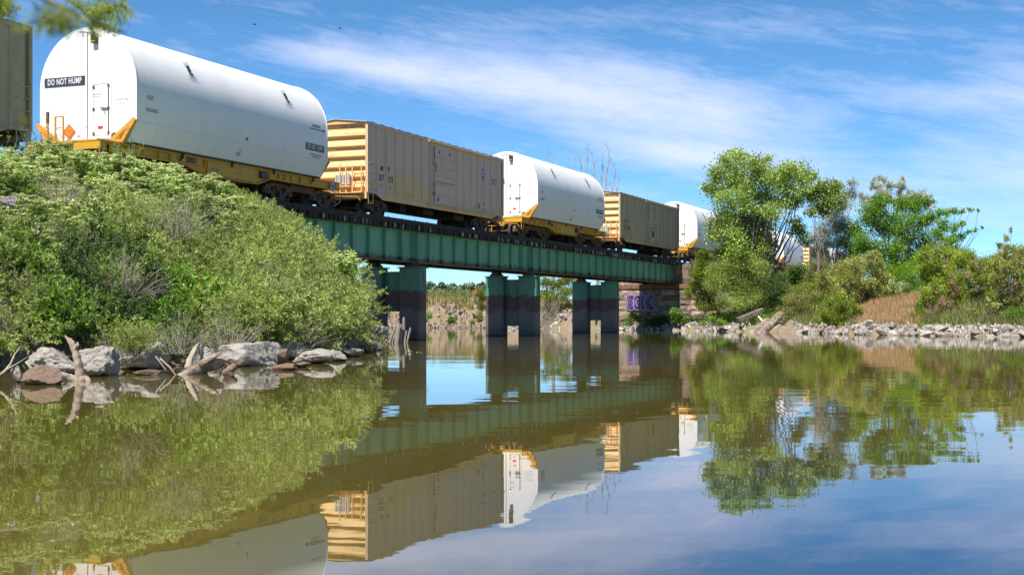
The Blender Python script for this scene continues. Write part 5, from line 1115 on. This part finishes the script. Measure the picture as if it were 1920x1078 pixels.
blades(16, 40, 74, 112, 150000, lambda x, y: (dR(x, y) > 1.5) & (nn(x, y) < -4) & (CX+F*x/y > 1606) & (CX+F*x/y < 1730), .62, .035, 'dry', 'dry_grass', 'dry tan grass on the slope above the right riprap')
blades(8, 50, 76, 150, 260000, lambda x, y: (dR(x, y) > 1.1) & (nn(x, y) < -2.4) & ((CX+F*x/y < 1606) | (CX+F*x/y > 1726) | (dR(x, y) > 9)), .75, .05, 'gg', 'green_grass', 'green and straw grass on the right bank')
blades(-30, 4, 128, 175, 90000, lambda x, y: dR(x, y) > 3.6, .75, .09, 'gg', 'bank_grass', 'yellow green grass on top of the far eroded bank')
blades(-20, 4, 128, 150, 12000, lambda x, y: (dR(x, y) > 3.4) & (dR(x, y) < 9), .8, .09, 'dry', 'bank_straw', 'straw-coloured grass on the edge of the far bank')
blades(-10, -4, 56, 78, 9000, lambda x, y: (sdist(x, y, LEFT) > 1.8), .35, .02, 'dry', 'shore_straw', 'sparse straw on the bank beside the first pier')
cover(6, 24, 100, 118, 26000, lambda x, y: (dR(x, y) > 1.0) & (nn(x, y) < -3.9), .22, .07, 'elm', 'undergrowth', 'leafy undergrowth on the bank by the abutment', 0, .6)

# trees and large bushes: crowns gathered from clumps round limbs
def crown(name, basepx, z, clumps, leafk, dens, ll, lw, label, cat='tree', group=None, trunk_r=.16, spray=False, dm=2.6, flowers=None, dj=2.0, barkm=None, twig=True, base_h=None, up=.5, stub=None, sig=.34):
    bx = (basepx-CX)/F*z; by = z; bh = hz(bx, by) if base_h is None else base_h
    root = empty(name, (bx, by, bh)); tag(root, label, cat, group); B = Vector((bx, by, bh-.3)); Q = []; P0 = []; P1 = []; R0 = []; R1 = []
    k = z/F; C = [(at(px, py, z+random.uniform(-dj, dj)), r*k) for px, py, r in clumps]
    zmax = max(c.z for c, r in C); zmin = min(c.z-r for c, r in C)
    def seg(a, b, ra, rb): P0.append(a); P1.append(b); R0.append(ra); R1.append(rb)
    # a forked trunk then one limb per clump
    cen = sum((c for c, r in C), Vector())/len(C); fork = B.lerp(Vector((cen.x*.5+B.x*.5, cen.y*.5+B.y*.5, zmin*.6+cen.z*.4)), .7)
    tm = MB(); K = 6; prev = B.copy()
    pp = [B.lerp(fork, t/K)+Vector((random.uniform(-.1,.1), random.uniform(-.1,.1), 0)) for t in range(K+1)]; tm.tube(pp, [trunk_r*(1.3-.5*t/K) for t in range(K+1)], 10, jit=.06)
    for c, r in C:
        st_ = pp[random.randint(K//2, K)]; n = 5; pv = st_; rad = trunk_r*.3
        mid = st_.lerp(c, .5)+Vector((0, 0, -.12*(c-st_).length))*(-1 if c.z < st_.z else 1)
        for i in range(1, n+1):
            t = i/n; q = st_*(1-t)**2+mid*2*t*(1-t)+c*t*t + Vector((random.uniform(-1,1), random.uniform(-1,1), random.uniform(-1,1)))*.05*(c-st_).length*(t < 1)
            r2 = max(rad*(1-.78*t), .012); tm.tube([pv, q], [max(rad*(1-.78*(t-1/n)), .014), r2], 6, cap=False); pv = q
    for c, r in C:
        ns = max(7, int(13*r/(r+.4)*1.6)); d = unit(rng.normal(size=(ns, 3))); sc = np.array(c)+d*r*rng.uniform(.35, .98, (ns, 1))*np.array([1, 1, .9])
        for s_ in sc: seg(np.array(c)*.8+np.array(sc[random.randint(0, ns-1)])*.2, s_, .022, .007)
        num = int(dens*dm*r*r); j = rng.integers(0, ns, num)
        if spray:     # feathery upswept plumes
            dirs = unit(d[j]*.6+np.array([0, 0, .7])+rng.normal(0, .35, (num, 3))); u = rng.uniform(-.3, .5, (num, 1)); LP = sc[j]+dirs*u*r*.8+rng.normal(0, r*.15, (num, 3)); Q.append(leaves(LP, dirs+rng.normal(0, .35, (num, 3)), ll, lw*1.7))
        else:
            LP = sc[j]+rng.normal(0, r*sig, (num, 3))*np.array([1, 1, .8]); Q.append(leaves(LP, rng.normal(0, 1, (num, 3))-np.array([0, 0, .3]), ll, lw, up))
    loc = np.array(root.location)
    o = quads(np.concatenate(Q)-loc, 'crown' if cat == 'tree' else 'foliage', G[leafk], root)
    o = tm; o.v = [tuple(np.array(v)-loc) for v in o.v]; o.build('trunk', barkm or bark, root, smooth=True)
    if twig: quads(cones(np.array(P0)-loc, np.array(P1)-loc, np.array(R0), np.array(R1)), 'twigs', barkm or bark, root)
    if flowers:
        fk, fl, fd, l2, w2 = flowers; Q = []
        for px, py, r in fl:
            c = np.array(at(px, py, z-dj-.3)); r = r*k; num = int(fd*r*r); sub = c+rng.normal(0, r*.5, (6, 3)); j = rng.integers(0, 6, num)
            LP = sub[j]+rng.normal(0, r*.25, (num, 3)); Q.append(leaves(LP, rng.normal(0, .5, (num, 3))+np.array([0, 0, .8]), l2, w2))
        quads(np.concatenate(Q)-loc, 'flowers', G[fk], root)
    return root
crown('cottonwood_tree', 1416, 106, [(1386,292,20),(1369,303,22),(1405,305,22),(1431,308,20),(1351,326,23),(1377,330,25),(1330,347,15),(1348,358,23),(1395,347,27),(1424,331,25),(1453,329,25),(1481,318,22),(1503,325,22),(1520,334,16),(1474,344,24),(1503,350,21),(1369,380,26),(1402,376,27),(1438,368,28),(1467,372,23),(1489,379,18),(1358,406,24),(1387,412,28),(1420,405,28),(1449,398,22),(1340,430,22),(1369,437,27),(1405,436,28),(1436,430,22),(1499,434,19),(1511,452,14),(1494,417,13),(1358,463,22),(1387,466,26),(1416,468,25),(1441,458,16),(1440,480,17),(1450,500,15),(1424,490,19),(1445,520,14),(1400,490,20),(1375,490,20)],
      'cotton', 520, .17, .12, 'tall spreading cottonwood tree, the highest on the right bank', trunk_r=.34, dj=2.6, sig=.32)
crown('cottonwood_tree', 1530, 103, [(1550,361,25),(1526,372,20),(1566,380,20),(1540,394,17),(1562,350,16),(1518,397,12),(1535,350,12)], 'cotton', 680, .17, .12, 'smaller cottonwood crown leaning out right of the tallest tree', trunk_r=.13, dj=1.5, sig=.32)
crown('willow_tree', 1392, 104, [(1370,500,26),(1400,498,26),(1342,532,24),(1375,540,28),(1410,535,26),(1430,505,20),(1357,566,20),(1390,568,22),(1425,560,20),(1340,505,16)], 'cotton', 1100, .13, .05, 'dense willow thicket under the tall cottonwood tree', trunk_r=.12, dj=1.2)
crown('tamarisk_bush', 1322, 107, [(1322,478,11),(1318,497,18),(1309,520,19),(1330,520,19),(1303,545,17),(1325,550,20),(1345,500,12),(1318,573,18),(1340,572,14)], 'yellowg', 1100, .22, .035, 'upright yellow green tamarisk bush beside the stone abutment', 'bush', trunk_r=.07, spray=True, dj=.9)
crown('leafy_bush', 1268, 108.6, [(1268,585,10),(1275,598,12),(1262,598,8),(1290,600,8)], 'fresh', 1400, .16, .07, 'small bright green bush growing against the abutment wall', 'bush', trunk_r=.04, dj=.3)
crown('leafy_bush', 1190, 110.6, [(1188,592,9),(1197,600,9),(1180,602,8)], 'fresh', 1300, .16, .07, 'small green bush in front of the graffiti', 'bush', trunk_r=.04, dj=.2)
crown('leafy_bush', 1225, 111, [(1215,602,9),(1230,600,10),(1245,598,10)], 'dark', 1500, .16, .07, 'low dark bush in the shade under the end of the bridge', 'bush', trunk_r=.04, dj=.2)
crown('silver_olive_tree', 1560, 107, [(1556,402,20),(1542,432,18),(1566,427,21),(1582,392,18),(1546,457,17),(1572,457,18),(1592,362,15),(1570,346,12),(1600,343,10),(1580,420,14),(1590,440,16),(1535,472,15),(1555,482,14),(1580,484,15),(1602,482,14),(1530,445,12)], 'silver', 1500, .13, .05, 'silvery grey Russian olive tree between the cottonwood and the green elm', trunk_r=.10, barkm=bark, dj=1.5)
crown('silver_olive_tree', 1680, 118, [(1640,350,11),(1642,335,6),(1655,338,10),(1652,364,16),(1668,350,11),(1690,352,11),(1692,338,6),(1700,366,14),(1722,365,12),(1735,372,12),(1680,375,16),(1712,380,15),(1640,380,16),(1620,375,12),(1742,385,10)], 'silver', 1500, .14, .04, 'silvery grey olive tree rising behind the green elm', trunk_r=.16, spray=True, dj=1.2)
crown('elm_tree', 1672, 104, [(1603,432,21),(1626,405,22),(1658,388,22),(1690,388,20),(1718,388,19),(1741,378,11),(1622,450,24),(1655,430,26),(1690,425,26),(1725,422,22),(1748,408,14),(1602,470,21),(1636,480,25),(1670,470,25),(1705,465,25),(1735,455,21),(1690,500,22),(1720,490,20),(1660,508,22),(1640,395,12)], 'elm', 760, .16, .10, 'bright green elm tree in the centre of the right bank', trunk_r=.24, dj=2.4, sig=.32)
crown('elm_tree', 1765, 98, [(1760,397,9),(1775,400,9),(1790,396,8),(1805,397,6.5),(1820,393,5),(1834,395,3.5),(1768,420,13),(1788,425,11),(1805,417,7),(1780,450,15),(1800,445,9),(1816,436,6),(1830,431,4.5),(1842,427,3),(1758,440,15),(1790,472,12),(1770,475,14)], 'elm', 1000, .15, .08, 'elm with thin arching branches reaching right', trunk_r=.14, dj=.9)
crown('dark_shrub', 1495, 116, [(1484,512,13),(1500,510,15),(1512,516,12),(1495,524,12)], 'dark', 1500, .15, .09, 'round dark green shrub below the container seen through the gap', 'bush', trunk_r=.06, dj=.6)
crown('tamarisk_bush', 1605, 97, [(1600,500,20),(1580,520,21),(1610,530,24),(1640,497,18),(1650,530,22),(1560,540,20),(1545,520,15),(1625,557,19),(1590,560,22),(1660,555,16),(1632,480,10)], 'tam2', 1200, .20, .035, 'wide buff green tamarisk bush below the elm', 'bush', trunk_r=.07, spray=True, dj=1.2)
crown('tamarisk_bush', 1572, 91.5, [(1572,568,22),(1545,590,19),(1576,600,20),(1600,588,17),(1556,612,11),(1600,610,10),(1530,604,9),(1585,616,8)], 'tam', 1500, .16, .035, 'low green bush touching the water right of the logs', 'bush', trunk_r=.05, spray=True, dj=.8)
crown('sage_bush', 1505, 99.5, [(1500,560,19),(1516,580,18),(1490,586,16),(1526,552,14),(1480,560,14),(1470,582,13)], 'tam2', 1000, .15, .04, 'dull olive bush above the cut logs', 'bush', trunk_r=.05, dj=1)
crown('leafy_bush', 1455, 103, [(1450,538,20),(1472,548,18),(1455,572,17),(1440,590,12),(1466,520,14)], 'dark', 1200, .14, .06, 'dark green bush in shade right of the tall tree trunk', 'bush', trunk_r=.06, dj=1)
crown('tamarisk_bush', 1785, 85.5, [(1740,482,20),(1765,488,21),(1790,500,23),(1815,490,20),(1836,506,20),(1755,520,23),(1785,530,25),(1820,530,25),(1850,520,19),(1730,508,18),(1745,550,23),(1780,560,25),(1815,565,25),(1850,556,20),(1732,580,18),(1760,590,21),(1800,597,18),(1778,607,12),(1735,602,12)], 'tam', 1200, .17, .035, 'large tamarisk bush with pink blossom on the right bank', 'bush', trunk_r=.08, spray=True, dj=1.1,
      flowers=('pink', [(1828,492,11),(1842,505,10),(1815,513,9),(1785,527,10),(1797,540,8),(1832,541,9),(1790,550,8),(1770,562,11),(1745,583,12),(1757,578,8),(1787,570,8),(1760,545,6),(1775,492,7)], 1500, .10, .035))
crown('tamarisk_bush', 1895, 81, [(1880,462,9),(1889,447,7),(1897,434,4),(1882,482,15),(1911,476,16),(1868,502,17),(1895,505,21),(1916,500,19),(1872,530,19),(1900,535,23),(1880,560,20),(1912,566,20),(1875,588,16),(1945,490,25),(1950,530,28),(1950,570,28),(1862,575,14)], 'tam2', 1200, .17, .035, 'buff green tamarisk bush with a thin spire at the right edge', 'bush', trunk_r=.08, spray=True, dj=1.0,
      flowers=('pink', [(1903,535,7),(1893,545,7),(1862,585,10),(1850,598,9),(1870,600,8)], 1300, .10, .035))
crown('leafy_bush', 1897, 78.5, [(1885,600,15),(1908,592,18),(1897,617,12),(1920,610,16),(1876,617,8)], 'elm', 1500, .13, .05, 'bright green bush hanging over the riprap at the right edge', 'bush', trunk_r=.05, dj=.6)
crown('leafy_bush', 1700, 97, [(1700,522,20),(1690,545,18),(1715,545,16),(1672,545,16),(1725,560,14)], 'elm', 1100, .14, .05, 'green bush with white flower heads above the dry grass', 'bush', trunk_r=.05, dj=1, flowers=('flower', [(1672,533,7),(1684,538,8),(1695,532,5),(1688,545,6),(1666,542,5),(1702,537,4),(1676,528,4)], 1100, .11, .08))
for bx_, z_, cl, lf, lab in ((1712, 101, [(1700,505,20),(1725,500,20),(1715,530,20),(1740,535,18),(1700,555,16)], 'elm', 'green bush filling the space between the elm and the pink tamarisk'),
      (1860, 90, [(1850,500,18),(1862,520,20),(1845,540,20),(1868,550,20),(1855,575,18)], 'tam', 'green bush standing between the two tamarisks'),
      (1925, 92, [(1900,480,20),(1925,470,22),(1940,500,26),(1915,520,24),(1935,545,24),(1905,560,20)], 'elm', 'dense green bush behind the right tamarisk'),
      (1728, 86, [(1716,592,10),(1728,575,14),(1735,560,14)], 'tam', 'small green bush where the dry grass meets the pink tamarisk'),
      (1745, 84.5, [(1735,585,15),(1750,600,14),(1768,602,13),(1722,598,10)], 'tam', 'low olive bush at the left foot of the pink tamarisk'),
      (1835, 82, [(1820,590,15),(1840,600,14),(1858,604,12),(1870,590,14)], 'tam2', 'low buff bush just above the riprap between the tamarisks'),
      (1630, 100, [(1615,550,16),(1640,560,16),(1660,548,16),(1680,556,13)], 'gg', 'straw green bush on top of the dry grass slope'),
      (1640, 101.5, [(1620,500,20),(1650,510,22),(1680,520,22),(1600,520,18),(1640,535,20),(1670,540,18),(1610,540,18)], 'elm', 'green bush joining the elm to the shrubs below it'),
      (1560, 104, [(1530,500,16),(1550,510,18),(1575,500,18),(1545,530,18),(1570,530,18),(1520,520,14)], 'tam2', 'olive bush below the silvery tree'),
      (1780, 97, [(1750,470,16),(1770,465,16),(1790,475,18),(1810,478,14),(1740,490,18),(1765,495,18)], 'tam', 'green bush under the arching elm branches'),
      (1655, 88.5, [(1648,612,7),(1660,614,7)], 'fresh', 'tuft of green at the waterline below the dry grass'),
      (1735, 82, [(1725,610,9),(1740,612,9),(1752,615,7)], 'tam', 'small green bush in the riprap left of the pink tamarisk'),
      (1850, 79, [(1842,612,9),(1856,614,8)], 'elm', 'small green bush in the riprap right of the pink tamarisk'),
      (1520, 97, [(1508,604,9),(1520,606,9),(1500,610,6)], 'tam2', 'little olive bush on the sand right of the cut logs'),
      (1345, 103.5, [(1335,600,9),(1350,604,9),(1362,606,7),(1320,604,7)], 'fresh', 'low green bush at the foot of the willow thicket'),
      (1520, 102, [(1500,545,16),(1520,535,18),(1540,545,18),(1530,565,16),(1510,570,14),(1545,520,14)], 'tam', 'olive green bush between the dark bush and the buff tamarisk'),
      (1880, 96, [(1860,500,20),(1880,490,20),(1845,520,20),(1870,530,24),(1840,550,20),(1870,565,20),(1760,540,20),(1740,520,20)], 'elm', 'fresh green growth filling in behind the two tamarisks'),
      (1790, 92, [(1770,500,20),(1795,490,20),(1820,505,20),(1780,525,20),(1812,530,20),(1750,510,16)], 'tam', 'dense green growth behind the pink tamarisk')):
    crown('leafy_bush', bx_, z_, cl, lf, 1100, .15, .05, lab, 'bush', trunk_r=.05, dj=1.0)
crown('leafy_bush', 1792, 80.5, [(1785,608,9),(1800,612,9),(1772,614,6)], 'fresh', 1600, .12, .05, 'small green bush among the riprap under the pink tamarisk', 'bush', trunk_r=.03, dj=.3)
crown('overgrown_bush', 1040, 124, [(1022,532,13),(1045,532,15),(1062,525,14),(1030,555,15),(1056,552,15),(1022,578,10),(1070,545,10),(1066,575,9),(1050,575,10),(1085,530,10)], 'yellowg', 900, .22, .07, 'green overgrown bush seen between the second and third piers', 'bush', trunk_r=.10, dj=1.2)
crown('leafy_bush', 903, 126, [(901,550,8),(904,575,9),(898,596,7),(905,560,8)], 'yellowg', 900, .2, .07, 'yellow green bush beside the left edge of the middle pier', 'bush', trunk_r=.05, dj=.4)
for px, py, r, lab in ((845,598,6,'small round green bush growing out of the eroded far bank'), (886,606,5,'small green bush at the water line of the far bank'), (803,590,5,'little green bush on the far bank beside the first pier')):
    crown('leafy_bush', px, 131.2, [(px,py,r),(px+2,py+3,r*.8)], 'fresh', 1100, .22, .09, lab, 'bush', 'small bushes on the far eroded bank', trunk_r=.04, dj=.2)
i = 0
for a in range(806, 906, 11):
    i += 1; t = 538+4*math.sin(a*.31)
    crown('distant_tree', a, 300+3*math.sin(a), [(a,t,6),(a-4,t+7,6),(a+5,t+7,6),(a,t+13,7)], 'far', 190, .6, .38, 'distant grey green tree, number %d from the left in the row beyond the far bank' % i if False else 'distant rounded tree in the row seen under the bridge between the first two piers', 'tree', 'distant trees beyond the far bank', trunk_r=.2, dj=1.5, twig=False)
# bare dead trees behind the train
def dead_tree(px, z, tips, label):
    bx = (px-CX)/F*z; b = Vector((bx, z, hz(bx, z)-.3)); root = empty('dead_tree', b); tag(root, label, 'tree', 'dead trees behind the train'); m = MB()
    fork = Vector((bx+.2, z, 6.0)); loc = Vector(b)
    m.tube([b-loc, b.lerp(fork,.5)-loc, fork-loc], [.22,.18,.15], 8); br = MB()
    for tx, ty in tips:
        e = at(tx, ty, z+random.uniform(-1, 1)); pv = fork; n = 9; rad = .16
        c = fork.lerp(e, .5)+Vector((random.uniform(-.6,.6), 0, random.uniform(-.3,.5)))
        for q in range(1, n+1):
            t = q/n; p = fork*(1-t)**2+c*2*t*(1-t)+e*t*t+Vector((random.uniform(-.1,.1), random.uniform(-.1,.1), 0)); br.tube([pv-loc, p-loc], [rad*(1-.85*(t-1/n)), rad*(1-.85*t)], 5, cap=False)
            if q > 3:
                for _ in range(2):
                    d = Vector((random.uniform(-.7,.7), random.uniform(-.5,.5), random.uniform(.5,1.2))).normalized()*random.uniform(.5, 1.5)*(1.15-t*.6); w = p+d*.5+Vector((random.uniform(-.1,.1),0,.08)); br.tube([p-loc, w-loc, p+d-loc], [.036,.024,.010], 4, cap=False)
                    if random.random() < .6: br.tube([w-loc, w+Vector((random.uniform(-.4,.4), random.uniform(-.3,.3), random.uniform(.3,.6)))-loc], [.022,.008], 3, cap=False)
            pv = p
    m.build('trunk', twigm, root); br.build('branches', twigm, root)
dead_tree(1118, 126, [(1143,282),(1112,290),(1155,318),(1128,300),(1160,345)], 'bare dead tree with forked pale branches rising behind the second white container')
dead_tree(1092, 128, [(1100,282),(1078,300),(1088,296),(1070,320)], 'thinner bare dead tree left of the forked one behind the container')
dead_tree(1034, 132, [(1036,298),(1030,304)], 'wisp of a bare dead treetop just above the second white container')
# dead drooping brush under the bridge
for px, py, z, lab in ((1030,565,121,'drooping grey dead branches between the second and third piers'), (1016,590,119.5,'grey dead branches low between the second and third piers')):
    P = at(px, py, z); o = place('brush', (P.x, P.y, P.z-1.8), 2.2, lab, 'dead brush', 'dead branches seen under the bridge')
mk = MB(); P = at(892, 560, 150); mk.tube([P-Vector((0,0,1.0)), at(892,534,150)], .06, 6); mk.box((P.x-.16,P.y-.04,P.z-.2),(P.x+.16,P.y-.08,P.z+.9)); tag(mk.build('marker_post', mat('marker orange', (.65,.12,.05), .6)), 'slim orange marker post on the far bank before the distant trees', 'marker post')
# plants that lean over the shore
for px, py, z, kx, sc, lab in ((640,520,47.5,'cress',.85,'sprig with pale flower heads standing clear of the willows against the green girder'), (607,662,39,'fresh',.45,'small bright green plant hanging over the water at the foot of the willows'), (245,640,28.6,'willow',.5,'willow sprig hanging down over the wide pale boulder')):
    P = at(px, py, z); o = place(kx, (P.x, P.y, P.z-(.25 if kx != 'cress' else 0)), sc, lab, 'plant', None)
for o in [o for k in PROTO.values() for o in k if o.name not in USED]:
    for c in list(o.children): bpy.data.objects.remove(c)
    bpy.data.objects.remove(o)
# overhanging branch close to the camera (out of focus), hanging from a tree above the frame
def overhang(name, pts, plumes, z, label, seed):
    P = [at(px, py, z) for px, py in pts]; root = empty(name, P[0]); tag(root, label, 'branch', 'branches hanging in from above the camera'); loc = P[0]
    m = MB(); m.tube([p-loc for p in P], [.006-.0045*i/(len(P)-1) for i in range(len(P))], 6); m.build('stem', twigb, root, smooth='all')
    Q = []; tq = []
    for px, py, dx, dy, n in plumes:
        a = at(px, py, z); b = at(px+dx, py+dy, z+random.uniform(-.08,.08)); a_, b_ = np.array(a-loc), np.array(b-loc); tq.append(cones(a_[None], b_[None], .0014, .0006))
        t = rng.uniform(.1, 1.05, (n, 1)); L_ = a_+(b_-a_)*t+rng.normal(0, .0035, (n, 3)); d = unit((b_-a_)[None]+rng.normal(0, .05, (n, 3))); Q.append(leaves(L_, d, .022, .0024))
    quads(np.concatenate(Q), 'foliage', G['tam'], root); quads(np.concatenate(tq), 'twigs', twigb, root)
rr_ = random.Random(4)
pl = []
for i in range(40):
    t = rr_.random()**.7; x = 128+t*50; y = 0+t*44; pl.append((x, y, rr_.uniform(8, 70)*(.3+.7*t), rr_.uniform(-30, 34)*(.3+.7*t), int(14+26*t)))
for i in range(22): pl.append((rr_.uniform(190, 228), rr_.uniform(-12, 18), rr_.uniform(-25, 25), rr_.uniform(8, 45), 46))
for i in range(10): pl.append((170, 40, rr_.uniform(-10, 50), rr_.uniform(10, 38), 40))
overhang('hanging_branch', [(60,-60),(100,-14),(128,0),(150,16),(168,36),(178,52)], pl, 4.2, 'out of focus feathery green branch hanging in front of the nearest container roof', 1)
pl = [(rr_.uniform(-25, 8), rr_.uniform(-15, 12), rr_.uniform(-5, 34), rr_.uniform(5, 28), 46) for i in range(34)]
overhang('hanging_branch', [(-70,-60),(-30,-20),(-8,0),(10,14)], pl, 4.0, 'out of focus green branch tip in the top left corner', 2)
pl = []
for i in range(16): x = rr_.uniform(62, 140); pl.append((x, 12+rr_.uniform(0, 30), rr_.uniform(-40, 40), rr_.uniform(5, 22), 22))
overhang('hanging_branch', [(20,-60),(55,-20),(100,8),(150,30)], pl, 1.6, 'very blurred dark branch left of the container roof', 3)
# two small birds high in the sky
bd = mat('dark bird', (.03,.03,.03), .8)
for px, py, lab in ((477,47,'tiny dark bird flying high left of the cloud streak'), (637,54,'second tiny bird further right in the blue sky')):
    c = at(px, py, 90); m = MB(); m.tube([c+Vector((-.11,0,0)), c+Vector((-.04,0,.012)), c+Vector((.05,0,.01)), c+Vector((.10,0,0)), c+Vector((.16,0,0))], [.008,.028,.026,.014,.02], 8)
    for g in (-1, 1): m.add([c+Vector((-.03,0,.015)), c+Vector((.05,0,.015)), c+Vector((.06,g*.17,.07)), c+Vector((.0,g*.14,.06))], [(0,1,2,3)])
    tag(m.build('bird', bd, smooth='all'), lab, 'bird')
